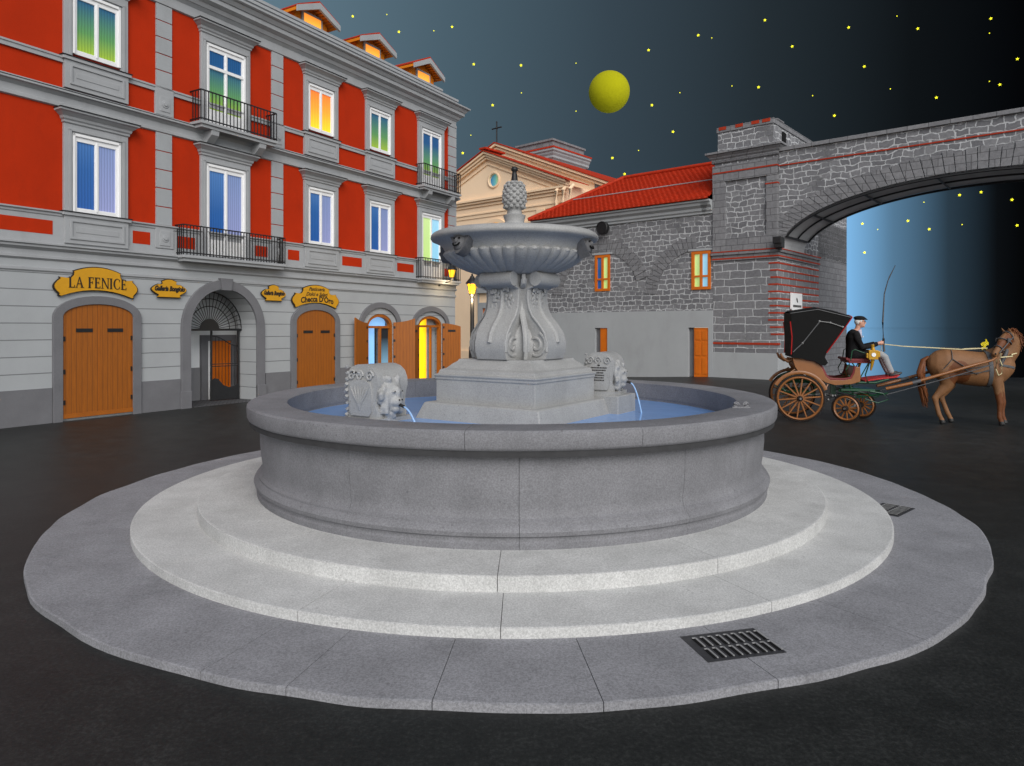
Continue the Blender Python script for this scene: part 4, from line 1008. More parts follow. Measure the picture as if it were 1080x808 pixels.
# ------------------------------------------------------------------ stone hall with red roof, gate tower and arch
sb = thing('stone_hall', 'long grey rubble stone building with a red tiled roof and two orange windows', 'building', ST.o, ST.rz)
XL, XR = -11.36, -2.56
def hall():
    wh = [[(-8.19, 3.63), (-7.43, 3.63), (-7.43, 5.22), (-8.19, 5.22)], [(-3.47, 3.54), (-2.68, 3.54), (-2.68, 5.06), (-3.47, 5.06)]]
    mb = MB(); mb.prism([[(XL, 2.66), (XR, 2.66), (XR, 6.7), (XL, 6.7)]] + wh, .02, .5); mb.box(XL, XL + .4, .5, 9, 2.66, 6.7)
    mb.build('rubble_wall', 'rubble', sb)
    dh = [[(-8.19, -.3), (-7.53, -.3), (-7.53, 1.96), (-8.19, 1.96)], [(-3.62, -.3), (-2.75, -.3), (-2.75, 1.98), (-3.62, 1.98)]]
    mb = MB(); mb.prism([[(XL - .03, -1.2), (XR, -1.2), (XR, 2.67), (XL - .03, 2.67)]] + dh, -.04, .5); mb.box(XL - .03, XL + .4, .5, 9, -1.2, 2.67)
    mb.build('rendered_base', 'plain', sb)
    mb = MB()
    for (a, b) in ((-6.4, .75), (-2.4, 9.)): pass
    # blind relieving arches: rings of long stones, 2 cm proud
    def ring(cx, cz, r0, r1, a0, a1, n):
        for i in range(n):
            t0 = a0 + (a1 - a0) * (i + .06) / n; t1 = a0 + (a1 - a0) * (i + .94) / n
            q = [(cx + r * cos(t), cz + r * sin(t)) for r, t in ((r0, t0), (r1 + .05 * random.random(), t0), (r1 + .05 * random.random(), t1), (r0, t1))]
            if min(x for x, _ in q) < XL + .05 or max(x for x, _ in q) > XR - .03: continue
            mb.prism(q, -.005 - .02 * random.random(), .05)
    ring(-8.0, 3.35, 2.05, 2.62, R(18), R(176), 26); ring(-3.2, 3.25, 1.9, 2.45, R(92), R(176), 16)
    mb.build('relieving_arch', 'tuff', sb, None, .008)
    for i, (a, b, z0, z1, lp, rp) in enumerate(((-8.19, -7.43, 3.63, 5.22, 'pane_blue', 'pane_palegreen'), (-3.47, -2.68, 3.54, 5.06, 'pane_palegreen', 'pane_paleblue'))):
        c = (a + b) / 2; zs = z0 + .52; f = .10; mb = MB()
        hs = [[(x0, y0), (x1, y0), (x1, y1), (x0, y1)] for x0, x1 in ((a + f, c - .05), (c + .05, b - f)) for y0, y1 in ((z0 + f, zs - .04), (zs + .04, z1 - f))]
        mb.prism([[(a - .02, z0 - .02), (b + .02, z0 - .02), (b + .02, z1 + .02), (a - .02, z1 + .02)]] + hs, -.03, .1)
        w = mb.build('window', 'wood2', sb, None, .006)
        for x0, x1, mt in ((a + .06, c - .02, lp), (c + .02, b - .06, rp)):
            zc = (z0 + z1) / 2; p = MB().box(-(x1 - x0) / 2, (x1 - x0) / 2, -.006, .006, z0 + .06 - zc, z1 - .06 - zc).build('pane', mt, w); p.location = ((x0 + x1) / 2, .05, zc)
        MB().box(a - .15, b + .15, -.05, .1, z1 + .03, z1 + .12).build('lintel', 'grey', w, None, .006)
    mb = MB(); mb.box(-7.92, -7.55, .0, .06, -.3, 1.95); mb.box(-8.18, -7.92, .1, .14, -.3, 1.95, 1); mb.build('door', ['wood2', 'dgrey'], sb)
    mb = MB(); mb.box(-3.38, -2.76, -.01, .06, -.3, 1.97); mb.box(-3.61, -3.38, .1, .14, -.3, 1.97, 1)
    for z0, z1 in ((.1, .75), (.85, 1.4), (1.48, 1.85)):
        for x0, x1 in ((-3.32, -3.10), (-3.02, -2.82)): mb.box(x0, x1, -.03, -.01, z0, z1)
    mb.build('door', ['wood2', 'dgrey'], sb, None, .006)
    # eave cornice
    mb = MB()
    mb.mould(XL, XR - .36, [(.0, 6.54), (.06, 6.57), (.06, 6.64), (.12, 6.70), (.13, 6.80), (.22, 6.88), (.24, 6.89), (.27, 7.0), (.34, 7.03), (.34, 7.10)], 9)
    mb.mould(XR - .45, XR - .01, [(.0, 6.54), (.06, 6.57), (.06, 6.64), (.12, 6.70), (.13, 6.80), (.22, 6.88), (.24, 6.89), (.27, 7.0), (.338, 7.03), (.338, 7.098)], 8, 0, 0.)
    mb.build('eave_cornice', 'plain', sb, None, .008)
    # tiled hip roof with rounded tile rows
    mb = MB()
    A, B, C_, D = Vector((XL - .42, -.42, 7.12)), Vector((XR - .02, -.42, 7.12)), Vector((XR - .02, 3.1, 9.25)), Vector((-8.6, 3.1, 9.25))
    nr, nc = 22, 40 * 6
    def pt(i, j):
        t = j / nr; row = j
        x = A.x + (B.x - A.x) * i / nc
        # clip to the hip line
        xl = A.x + (D.x - A.x) * t; x = max(x, xl)
        y = A.y + (D.y - A.y) * t; z = A.z + (D.z - A.z) * t
        ph = (i / 6.) * 2 * PI + (PI if j % 2 else 0)
        return x, y, z, ph
    vs = []; fs = []
    for j in range(nr):
        b0 = len(vs)
        for i in range(nc + 1):
            ph = (i / 6.) * 2 * PI + (PI if j % 2 else 0)
            lip = .035 + .035 * abs(cos(ph / 2))
            x, y, z, _ = pt(i, j); vs.append((x, y - .02 * abs(cos(ph / 2)), z + lip))
            x, y, z, _ = pt(i, j + 1); vs.append((x, y, z + .012))
            x, y, z, _ = pt(i, j); vs.append((x, y, z))
        for i in range(nc):
            a = b0 + i * 3; fs.append((a, a + 3, a + 4, a + 1)); fs.append((a + 2, a + 5, a + 3, a))
    mb.add(vs, fs)
    # hip end and back, ridge rolls
    mb.add([tuple(A), tuple(D), (XL - .42, 9, 7.12), (XR, 9, 7.12), tuple(C_)], [(0, 1, 2), (1, 4, 3, 2)])
    rf = mb.build('roof', 'tile', sb)
    MB().tube([A + Vector((0, 0, .06)), D + Vector((0, 0, .08))], .09, 8).tube([D + Vector((0, 0, .08)), C_ + Vector((0, 0, .08))], .09, 8).build('ridge_tiles', 'tile', rf, 60)
    MB().tube([A + (D - A) * .45 + Vector((.05, 0, .10)), B + (C_ - B) * .45 + Vector((0, 0, .10))], .022, 6).build('lightning_wire', 'grey', rf)
hall()
def round_vent():
    x, z = ST.hit(635.5, 240.5, -.32)
    p = ST.w(x, -.30, z)
    t = thing('floodlight', 'round black floodlight under the eaves of the stone building', 'floodlight', p, ST.rz)
    mb = MB(); mb.lathe([(.0, -.16), (.22, -.16), (.28, -.10), (.29, .0), (.29, .1), (.26, .12), (.25, .09), (.0, .09)], 28, (0, 0), 0, Matrix.Rotation(R(90), 4, 'X') ); mb.build('lamp_housing', 'iron', t, 40)
    MB().tube([(0, .15, 0), (-.1, .3, 0)], .05, 8).build('bracket', 'iron', t, 40)
round_vent()

gt = thing('stone_gateway', 'grey stone gate tower and wide arch with thin red brick bands', 'archway', ST.o, ST.rz)
def tower():
    D_ = 9.2
    mb = MB(); mb.box(-2.56, 0, 0, 4.9, 1.0, 4.62); mb.build('pier', 'blocks', gt)
    mb = MB(); mb.box(-2.56, -.02, 4.9, D_, -1.5, 6.6); mb.build('abutment', 'tuff', gt)
    mb = MB(); mb.box(-2.60, .035, -.035, 4.9, -1.5, 1.0); mb.build('pier_base', 'plain', gt, None, .01)
    mb = MB()
    for z0, z1, p in ((4.62, 4.72, .06), (4.72, 4.84, .03), (4.84, 4.95, .10)): mb.box(-2.60 - p * .3, p, -p, 4.9, z0, z1)
    mb.build('impost', 'tuff', gt, None, .01)
    mb = MB()
    mb.box(-2.59, .065, -.065, 4.9, 4.665, 4.725); mb.box(-2.62, .105, -.105, 4.92, 4.945, 4.985); mb.box(-2.56, .04, -.02, .2, 1.32, 1.40)
    for i in range(11): z = 1.70 + i * .27; mb.box(-.35 + .1 * random.random(), .012, -.012, 4.88, z, z + .06)
    mb.build('brick_band', 'brickred', gt)
    # upper stage
    mb = MB(); mb.box(-2.50, -.02, .02, D_, 4.985, 8.84); mb.build('tower_wall', 'rubble', gt)
    mb = MB()
    mb.box(-2.56, -2.02, -.06, .3, 5.5, 8.4); mb.box(-.42, .02, -.06, .3, 5.5, 8.4); mb.box(-2.56, .02, -.08, .3, 4.986, 5.5); mb.box(-2.56, .02, -.08, .3, 7.75, 8.4)
    mb.build('tower_frame', 'tuff', gt, None, .012)
    mb = MB(); mb.box(-2.53, .03, -.095, .2, 8.08, 8.135); mb.box(-.44, .03, -.075, .2, 7.42, 7.47); mb.build('brick_string', 'brickred', gt)
    mb = MB()
    mb.mould(-2.56, .0, [(.02, 8.50), (.06, 8.54), (.06, 8.64), (.12, 8.70), (.13, 8.74), (.22, 8.83), (.26, 8.85), (.26, 8.93)], D_)
    mb.build('tower_cornice', 'tuff', gt, None, .01)
    mb = MB(); mb.box(-2.36, -.16, .0, D_, 8.93, 9.72); mb.build('tower_top', 'rubble', gt)
    mb = MB(); mb.box(-2.40, -.12, -.04, D_, 9.72, 9.92); mb.box(-.30, -.10, .3, 1.0, 9.92, 9.97); mb.build('tower_coping', 'tuff', gt, None, .01)
    mb = MB()
    for a in (-2.30, -1.62, -.98, -.56): mb.box(a, a + .30, -.055, .3, 9.80, 9.925)
    mb.build('brick_patch', 'brickred', gt)
    mb = MB(); mb.box(-.165, -.145, .9, 1.35, 9.05, 9.60); mb.build('slit_window', 'black', gt)
    # arch: half ellipse a=6.2 about x=6.3
    cx, a, b, zs = 6.3, 6.2, 2.05, 4.985
    n = 48; el = [(cx - a * cos(PI * i / n), zs + b * sin(PI * i / n)) for i in range(n + 1)]
    X2 = cx + a + .1
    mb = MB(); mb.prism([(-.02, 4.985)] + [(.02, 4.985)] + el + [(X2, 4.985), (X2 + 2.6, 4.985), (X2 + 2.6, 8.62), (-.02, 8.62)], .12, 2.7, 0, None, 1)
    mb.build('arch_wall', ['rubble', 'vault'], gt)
    mb = MB(); mb.box(X2, X2 + 2.6, 0, 4.9, -1.5, 4.985); mb.build('far_pier', 'blocks', gt)
    # voussoir ring
    mb = MB(); nv = 66
    for i in range(nv):
        t0, t1 = PI * (i + .04) / nv, PI * (i + .96) / nv; k = .62 + .10 * random.random()
        if i < 4 or i > nv - 5: k = .55
        q = [(cx - (a + r) * cos(t), zs + .0 + (b + r * 1.02) * sin(t)) for r, t in ((0, t0), (0, t1), (k, t1), (k, t0))]
        mb.prism(q[::-1], .06 + .02 * random.random(), .3)
    mb.build('voussoirs', 'tuff', gt, None, .01)
    mb = MB(); mb.box(.02, X2 + 2.6, .02, 2.8, 8.62, 8.76); mb.build('parapet_coping', 'tuff', gt, None, .01)
    mb = MB(); mb.box(.03, X2 + 2.6, .09, .3, 8.07, 8.115); mb.build('brick_string', 'brickred', gt)
    # iron lattice hoop under the arch
    mb = MB(); tr = [PI * (i + 3.2) / 48 for i in range(0, 43)]
    P = lambda t, y: (cx - (a - .07) * cos(t), y, zs + (b - .07) * sin(t))
    for y, r in ((.12, .045), (1.3, .035), (2.6, .045)): mb.tube([P(t, y) for t in tr], r, 6, 0, (0, 1, 0))
    for k in range(0, 43, 6): mb.tube([P(tr[k], .12), P(tr[k], 2.6)], .04, 6)
    mb.build('iron_hoop', 'iron', gt, 60)
tower()
def spot():
    x, z = ST.hit(822, 257, -.2); p = ST.w(x, -.22, z)
    t = thing('spotlight', 'small black spotlight on the ledge at the corner of the arch pier', 'spotlight', p, ST.rz)
    mb = MB(); mb.box(-.15, .15, -.12, .16, -.16, .22); mb.box(-.19, .13, -.16, -.12, .0, .26); mb.build('lamp_housing', 'iron', t, None, .02)
    MB().box(-.05, .05, .0, .16, -.24, -.16).build('bracket', 'iron', t)
spot()
def plaque():
    # on the pier face turned to the arch: local x = 0 plane
    o = ST.w(.05, 1.9, 2.98)
    t = thing('wall_plaque', 'small white marble plaque on the striped pier above the carriage hood', 'plaque', o, ST.rz + R(90))
    hw, hh = .62, .36
    mb = MB(); mb.prism([(-hw, -hh * .75), (-hw * .78, -hh), (hw * .78, -hh), (hw, -hh * .75), (hw, hh), (-hw, hh)], -.04, .02); mb.build('plaque_slab', 'white', t, None, .006)
    mb = MB(); mb.tube([(-.05, -.045, .16), (.0, -.045, .08), (.08, -.045, .0)], [.05, .07, .03], 6, 0, (0, 1, 0), .2)
    x = -.46
    while x < .46:
        w_ = random.choice((.035, .05, .06)); mb.box(x, x + w_, -.046, -.04, -.20, -.11); x += w_ + .025
    mb.build('engraving', 'ink', t)
plaque()

# ------------------------------------------------------------------ church and belfry
ch = thing('church', 'cream church front with red edged gable, round window and iron cross', 'church', CH.o, CH.rz)
def church():
    h = CH.hit
    pk = h(515, 161); rt = h(601, 190.5); c = pk[0]; w = rt[0] - c
    zc = h(540, 199)[1]
    zr = rt[1]
    fw = w * .93
    base = -1.5
    mb = MB()
    rw = h(521, 190); wr = .36; circ = arc(rw[0], rw[1], wr, 0, 2 * PI, 24)[:-1]
    dr = h(516, 345)
    mb.prism([[(c - fw, base), (c + fw, base), (c + fw, zr), (c, pk[1] - .15), (c - fw, zr)], circ], 0, .5)
    mb.box(c - fw, c + fw, .5, 18, base, zr - .1)
    mb.build('front_wall', 'cream', ch)
    # pediment: raking mouldings
    mb = MB(); sl = (pk[1] - zr) / w
    for k, (off, pr, th) in enumerate(((0, .42, .12), (.14, .30, .13), (.30, .20, .10), (.62, .08, .08))):
        for sx in (-1, 1):
            e = w - off * .2
            mb.prism([(c, pk[1] - off), (c + sx * e, pk[1] - off - sl * e), (c + sx * e, pk[1] - off - sl * e - th), (c, pk[1] - off - th)] if sx > 0 else [(c, pk[1] - off), (c, pk[1] - off - th), (c - e, pk[1] - off - sl * e - th), (c - e, pk[1] - off - sl * e)], -pr, 0)
    z = zr - .35
    for z0, z1, pr in ((z, z + .1, .30), (z - .13, z, .20), (z - .30, z - .13, .08), (z - .75, z - .68, .10), (z - .95, z - .75, .05), (z - 1.6, z - 1.5, .12)):
        mb.box(c - fw - pr * .6, c + fw + pr * .6, -pr, .2, z0, z1)
    for x in (c - fw + .1, c - fw + 1.15, c + fw - 1.75, c + fw - .65):
        mb.box(x, x + .55, -.12, .2, base, z - .95)
        mb.box(x - .06, x + .61, -.17, .2, z - 1.5, z - 1.42)
    mb.box(c - fw, c + fw, -.09, .2, base, .6)
    mb.build('mouldings', 'cream2', ch)
    mb = MB()
    for sx in (-1, 1):
        q = [(c, pk[1] + .02), (c + sx * (w + .2), pk[1] - sl * (w + .2) + .02), (c + sx * (w + .2), pk[1] - sl * (w + .2) + .06), (c, pk[1] + .07)]
        mb.prism(q if sx > 0 else q[::-1], -.5, 1.5)
    mb.box(c - .25, c + .25, -.52, 1.2, pk[1] + .1, pk[1] + .2)
    mb.build('gable_tiles', 'tile', ch)
    # scroll consoles at the right-hand end of the pediment
    mb = MB()
    for x in (c + fw - .2, c + fw + .25, c + fw + .7):
        mb.tube([(x, -.1, zr - .25), (x - .06, -.3, zr - .5), (x - .12, -.2, zr - 1.0), (x - .16, -.05, zr - 1.7)], .10, 8)
    mb.build('scroll', 'cream2', ch, 60)
    mb = MB(); mb.tube(arc3(rw, wr + .05), .07, 8, 0, (0, 1, 0), 1., True)
    o = mb.build('round_window', 'cream2', ch, 60)
    p = MB().prism(arc(0, 0, wr, 0, 2 * PI, 24)[:-1], 0, .02).build('pane', 'round_pane', o); p.location = (rw[0], .12, rw[1])
    aw = h(523, 239.5)
    mb = MB(); ol = [(aw[0] - .75, aw[1] - 1.9), (aw[0] + .75, aw[1] - 1.9)] + arc(aw[0], aw[1] - .25, .75, 0, PI, 12, .5)
    mb.prism(ol, -.02, .03); o = mb.build('arched_window', 'lit_arch', ch)
    mb = MB(); n = 14
    i_ = arc(aw[0], aw[1] - .25, .76, 0, PI, n, .5); o_ = arc(aw[0], aw[1] - .25, .95, 0, PI, n, .72)
    mb.prism(i_ + o_[::-1], -.1, .1); mb.build('window_hood', 'cream2', o)
    # portal
    x0, x1 = h(510, 345)[0], h(530, 345)[0]; zt = h(515, 325)[1]
    mb = MB(); mb.box(x0, x1, -.03, .03, base, zt)
    for i in range(1, 3): mb.box(x0 + (x1 - x0) * i / 3 - .02, x0 + (x1 - x0) * i / 3 + .02, -.045, -.03, base, zt)
    d = mb.build('portal_door', 'wood2', ch)
    mb = MB(); t = .32
    mb.box(x0 - t, x0, -.12, .1, base, zt + t); mb.box(x1, x1 + t, -.12, .1, base, zt + t); mb.box(x0, x1, -.12, .1, zt, zt + t); mb.box(x0 - t - .1, x1 + t + .1, -.2, .1, zt + t + .55, zt + t + .85)
    mb.box(x0 - t - .05, x0 - t, -.1, .1, base, zt + t + .55); mb.box(x1 + t, x1 + t + .05, -.1, .1, base, zt + t + .55)
    mb.build('portal_frame', 'grey', d)
    # nave behind, higher
    yb = 3.0
    pk2 = h(525, 152, yb); r2 = h(651, 195, yb); c2 = pk2[0]; w2 = r2[0] - c2; sl2 = (pk2[1] - r2[1]) / w2
    mb = MB(); mb.prism([(c2 - w2 * .97, base), (c2 + w2 * .97, base), (c2 + w2 * .97, r2[1]), (c2, pk2[1] - .12), (c2 - w2 * .97, r2[1])], yb, yb + 16)
    mb.build('nave', 'cream', ch)
    mb = MB()
    for k, (off, pr, th) in enumerate(((0, .30, .14), (.22, .16, .12))):
        for sx in (-1, 1):
            q = [(c2, pk2[1] - off), (c2 + sx * w2, pk2[1] - off - sl2 * w2), (c2 + sx * w2, pk2[1] - off - sl2 * w2 - th), (c2, pk2[1] - off - th)]
            mb.prism(q[::-1] if sx > 0 else q, yb - pr, yb)
    mb.build('nave_moulding', 'cream2', ch)
    mb = MB()
    for sx in (-1, 1):
        q = [(c2, pk2[1] + .02), (c2 + sx * (w2 + .2), pk2[1] - sl2 * (w2 + .2) + .02), (c2 + sx * (w2 + .2), pk2[1] - sl2 * (w2 + .2) + .06), (c2, pk2[1] + .07)]
        mb.prism(q if sx > 0 else q[::-1], yb - .36, yb + 16)
    mb.build('nave_roof', 'tile', ch)
    s0 = h(627, 195, yb - .05); s1 = h(639, 195, yb - .05)
    mb = MB(); mb.prism([(s0[0], s0[1] - .15), (s1[0], s1[1] - .28), (s1[0], s1[1] - .10), (s0[0], s0[1] + .22)], yb - .04, yb + .1); mb.build('slit_window', 'dgrey', ch)
    mb = MB(); x = c2; z0 = pk2[1]
    mb.tube([(x, yb - .1, z0), (x, yb - .1, z0 + 1.35)], .045, 6); mb.tube([(x - .36, yb - .1, z0 + .98), (x + .36, yb - .1, z0 + .98)], .04, 6); mb.ball((x, yb - .1, z0 + .98), .08, 8)
    for dx in (-.36, .36): mb.ball((x + dx, yb - .1, z0 + .98), .055, 8)
    mb.ball((x, yb - .1, z0 + 1.36), .055, 8)
    mb.build('cross', 'iron', ch, 50)
def arc3(c, r): return [(c[0] + r * cos(2 * PI * i / 28), -.02, c[1] + r * sin(2 * PI * i / 28)) for i in range(28)]
M['round_pane'] = emis('round_window_glass', [(0, (.02, .12, .28)), (.5, (.10, .30, .30)), (1, (.45, .60, .10))], .6, 0, -.35, .35)
M['lit_arch'] = emis('lit_arched_glass', [(0, (.90, .48, .02)), (1, (.90, .48, .02))], .8, 2, 0, 1)
church()
bt = thing('bell_tower', 'squat dark grey brick tower behind the church roof with a red edged cornice', 'tower', BT.o, BT.rz)
def belfry():
    w, d = 3.7, 4.3
    mb = MB(); mb.box(-w, 0, 0, d, -2, 14.7); mb.build('shaft', 'tuff', bt)
    mb = MB(); mb.box(-w + .1, -.1, .1, d - .1, 15.42, 16.0); mb.box(-w, 0, 0, d, 15.95, 16.1); mb.build('crown_block', 'tuff', bt)
    mb = MB()
    mb.mould(-w, 0, [(.0, 14.55), (.10, 14.65), (.10, 14.8), (.2, 14.95), (.22, 15.05), (.32, 15.15), (.32, 15.3)], d + .3)
    mb.build('tower_cornice', 'grey', bt)
    p = .36; mb = MB(); mb.box(-w - p, p, -p, d + p, 15.3, 15.42); mb.build('red_edge', 'tile', bt)
belfry()
# ------------------------------------------------------------------ carriage, driver, horse
ca = R(-14); SH = lambda p: (1.7 + (p[0] - 1.7) * .885, p[1], p[2])
CF = Frame(6.20, 15.25, cos(ca), sin(ca))
car = thing('carriage', 'brown open horse carriage with a black folding hood and spoked wheels', 'carriage', CF.o, CF.rz)
def wheel(cx, cy, r, yaw, nsp, root, nm='wheel'):
    T = Matrix.Translation((cx, cy, r + .012)) @ Matrix.Rotation(yaw, 4, 'Z')
    ring = lambda rr, y=0: [(rr * cos(2 * PI * i / 40), y, rr * sin(2 * PI * i / 40)) for i in range(40)]
    mb = MB(); mb.tube(ring(r - .045), [(.026, .034)] * 40, 8, 0, (0, 1, 0), 1., True)
    for k in range(nsp):
        a = 2 * PI * k / nsp + .1; mb.tube([(.05 * cos(a), 0, .05 * sin(a)), (r * .5 * cos(a), 0, r * .5 * sin(a)), ((r - .06) * cos(a), 0, (r - .06) * sin(a))], [.022, .018, .015], 6, 0, (0, 1, 0))
    w = mb.build(nm, 'carriage', root, 50); w.matrix_local = T
    MB().tube(ring(r - .006), [(.022, .016)] * 40, 8, 0, (0, 1, 0), 1., True).build('tyre', 'rubber', w, 50)
    mb = MB(); mb.tube([(0, -.10, 0), (0, -.085, 0), (0, .08, 0), (0, .09, 0)], [.03, .055, .06, .04], 14, 0, (0, 0, 1)); mb.tube([(0, -.125, 0), (0, -.10, 0)], .022, 10, 1, (0, 0, 1)); mb.build('hub', ['rubber', 'steelgrey'], w, 50)
def carriage():
    for sy in (-1, 1): wheel(0, sy * .55, .485, 0, 14, car)
    fx, yaw = 1.17, R(-30)
    for sy in (-1, 1): wheel(fx - sy * .48 * sin(yaw), sy * .48 * cos(yaw), .285, yaw, 12, car)
    # coach body
    top = [(-.13, 1.33), (.06, 1.31), (.30, 1.27), (.40, 1.21), (.46, 1.12), (.53, .96), (.61, .89), (.87, .885), (1.02, .92), (1.08, 1.04), (1.10, 1.17), (1.19, 1.17), (1.20, .98), (1.19, .86)]
    bot = [(1.03, .81), (.71, .78), (.53, .83), (.39, .92), (.22, 1.0), (0, 1.02), (-.08, 1.16)]
    mb = MB()
    for y0, y1 in ((-.46, -.42), (.42, .46)): mb.prism((top + bot)[::-1], y0, y1)
    mb.prism([(-.12, 1.30), (-.06, 1.15), (.02, 1.04), (.38, .95), (.42, 1.10), (.30, 1.20), (.0, 1.22)], -.42, .42)
    for (a, b) in zip(bot[:4], bot[1:5]):
        mb.prism([(a[0], a[1]), (b[0], b[1]), (b[0], b[1] + .04), (a[0], a[1] + .04)], -.42, .42)
    mb.box(1.10, 1.19, -.42, .42, .86, 1.165)
    b = mb.build('body', 'carriage', car, None, .008)
    mb = MB()
    for y in (-.44, .44): mb.tube([(x, y, z + .014) for x, z in top[3:11]], [(.03, .014)] * 8, 8, 0, (0, 1, 0))
    mb.box(-.02, .40, -.41, .41, 1.19, 1.27)
    mb.build('upholstery', 'maroon', b, 40)
    for y in (-.3, .3): MB().tube([(-.10, y, 1.30), (-.2, y, 1.26), (-.30, y, 1.33), (-.35, y, 1.43)], [.03, .032, .03, .022], 8).build('rear_handle', 'carriage', b, 50)
    # mudguard arc over the rear wheel
    mb = MB()
    for y in (-.55, .55):
        mb = MB(); mb.tube([(.0 + .545 * cos(t), y, .50 + .545 * sin(t)) for t in [R(20 + 130 * i / 16) for i in range(17)]], [(.035, .008)] * 17, 6, 0, (0, 1, 0))
        mb.tube([(.50, y * .97, .68), (.56, y * .9, .80)], .014, 6); mb.tube([(-.40, y * .97, .88), (-.08, y * .8, 1.10)], .012, 6)
        mb.build('mudguard', 'carriage', car, 50)
    # hood: top, back and side leather over bows
    hs = [(-.18, 2.30), (.10, 2.345), (.36, 2.385), (.70, 2.315), (1.02, 2.21), (.53, 1.47), (.50, 1.36), (.56, 1.25), (.50, 1.19), (.42, 1.20), (.30, 1.28), (-.15, 1.36)]
    mb = MB()
    for y0, y1 in ((-.52, -.505), (.505, .52)): mb.prism(hs[::-1], y0, y1)
    up = hs[:5]; ny = 8
    for k in range(2):
        vs = []; fs = []
        for (x, z) in up:
            for j in range(ny + 1):
                t = -1 + 2 * j / ny; vs.append((x, .52 * t, z + .05 * (1 - t * t) - k * .015))
        for i in range(len(up) - 1):
            for j in range(ny): q = (i * (ny + 1) + j, (i + 1) * (ny + 1) + j, (i + 1) * (ny + 1) + j + 1, i * (ny + 1) + j + 1); fs.append(q if k == 0 else q[::-1])
        mb.add(vs, fs)
    mb.prism([(-.18, 2.31), (-.165, 2.31), (-.135, 1.36), (-.15, 1.36)], -.52, .52)
    h = mb.build('hood', 'leather', car)
    mb = MB()
    for y in (-.525, .525):
        MB().tube([(1.02, y, 2.20), (.78, y, 1.83), (.53, y, 1.46)], [(.012, .028)] * 3, 8, 0, (0, 1, 0)).build('edge_trim', 'redtrim', h, 50); MB().tube([(-.185, y, 2.12), (-.15, y, 1.8), (-.165, y, 1.42)], [(.012, .02)] * 3, 8, 0, (0, 1, 0)).build('edge_trim', 'redtrim', h, 50)
    mb.tube([(1.02, y, 2.205 + .05 * (1 - (y / .52) ** 2)) for y in [-.52 + 1.04 * i / 8 for i in range(9)]], .014, 6)
    mb.build('edge_trim', 'redtrim', h, 50)
    for y in (-.535, .535):
        mb = MB(); mb.tube([(-.13, y, 1.47), (.06, y, 1.66), (.40, y, 2.12)], .011, 6); mb.tube([(.38, y, 2.12), (.60, y, 2.09), (.84, y, 2.0)], .011, 6)
        for p in ((.39, 2.12), (.06, 1.66), (.84, 2.0), (.60, 2.09)): mb.ball((p[0], y, p[1]), (.026, .012, .026), 10)
        for p, q in (((-.18, 2.29), (.36, 2.37)), ((.36, 2.37), (1.0, 2.2))): mb.tube([(p[0], y * .985, p[1]), (q[0], y * .985, q[1])], .008, 5)
        mb.build('hinge_rod', 'steelgrey', h, 50)
    # springs and running gear
    mb = MB()
    for y in (-.40, .40):
        for z0, d in ((.60, .05), (.78, .10), (.90, -.05)):
            for k in range(3): mb.tube([(-.33 + .66 * i / 10 + k * 0, y, z0 + d * (1 - ((i - 5) / 5) ** 2) - k * .018) for i in range(11)], [(.022, .008)] * 11, 6)
        mb.tube([(-.36 + .02 * i, y, .66 + .03 * sin(i)) for i in range(6)], .02, 6)
        mb.tube([(-.3, y, .88), (-.1, y, 1.0), (.15, y, 1.02)], .018, 6); mb.tube([(.30, y, .66), (.42, y, .80), (.5, y, .86)], .02, 6)
        for k in range(4): mb.tube([(.80 + .95 * i / 10, y * .8, .66 - k * .03 + .05 * sin(i * .5 + k)) for i in range(11)], [(.024, .010)] * 11, 6)
        mb.tube([(1.30, y * .9, .50), (1.55, y * .9, .42), (1.75, y * .9, .50), (1.65, y * .9, .62), (1.4, y * .9, .66)], .012, 6)
        mb.tube([(1.0, y * .7, .85), (1.05, y * .7, .7), (1.1, y * .7, .62)], .028, 6)
    mb.box(.70, .80, -.05, .05, .50, .78); mb.box(.85, 1.5, -.35, .35, .66, .70)
    mb.build('springs', 'green', car, 50)
    mb = MB(); mb.tube([(0, -.5, .485), (0, .5, .485)], .03, 10); mb.tube([(0, 0, .50), (.6, 0, .56), (1.17, 0, .42)], .028, 8)
    mb.tube([(fx + .45 * sin(yaw), -.40, .297), (fx - .45 * sin(yaw), .40, .297)], .026, 8); mb.lathe([(.26, .60), (.30, .61), (.30, .65), (.26, .66)], 24, (fx, 0))
    mb.tube([(fx, 0, .3), (fx, 0, .62)], .05, 8)
    for i in range(10): mb.ball((.55 + random.uniform(0, .28), random.uniform(-.3, .1), .50 + random.uniform(-.06, .06)), .035, 8)
    mb.build('axle', 'steelgrey', car, 50)
    # driver's box: seat, supports, footboard
    mb = MB(); mb.box(.98, 1.42, -.42, .42, 1.245, 1.28); mb.box(.97, 1.40, -.40, .40, 1.28, 1.335)
    mb.tube([(.95, -.42, 1.33), (.95, .42, 1.33)], .03, 8)
    s_ = mb.build('box_seat', 'maroon', car, None, .02)
    mb = MB()
    for y in (-.40, .40):
        mb.tube([(1.02, y, 1.30), (1.05, y, 1.50), (1.10, y, 1.53), (1.3, y, 1.45)], .011, 6)
        mb.tube([(1.05, y, 1.25), (1.18, y, 1.05), (1.10, y, .90), (1.14, y, .80)], .014, 6); mb.tube([(1.38, y, 1.26), (1.30, y, 1.0), (1.36, y, .84)], .014, 6); mb.tube([(1.36, y, 1.25), (1.16, y, .86)], .012, 6)
        mb.tube([(1.0, y, 1.24), (.93, y, 1.1), (.97, y, .98), (1.08, y, .95)], .012, 6)
    mb.build('seat_iron', 'green', s_, 50)
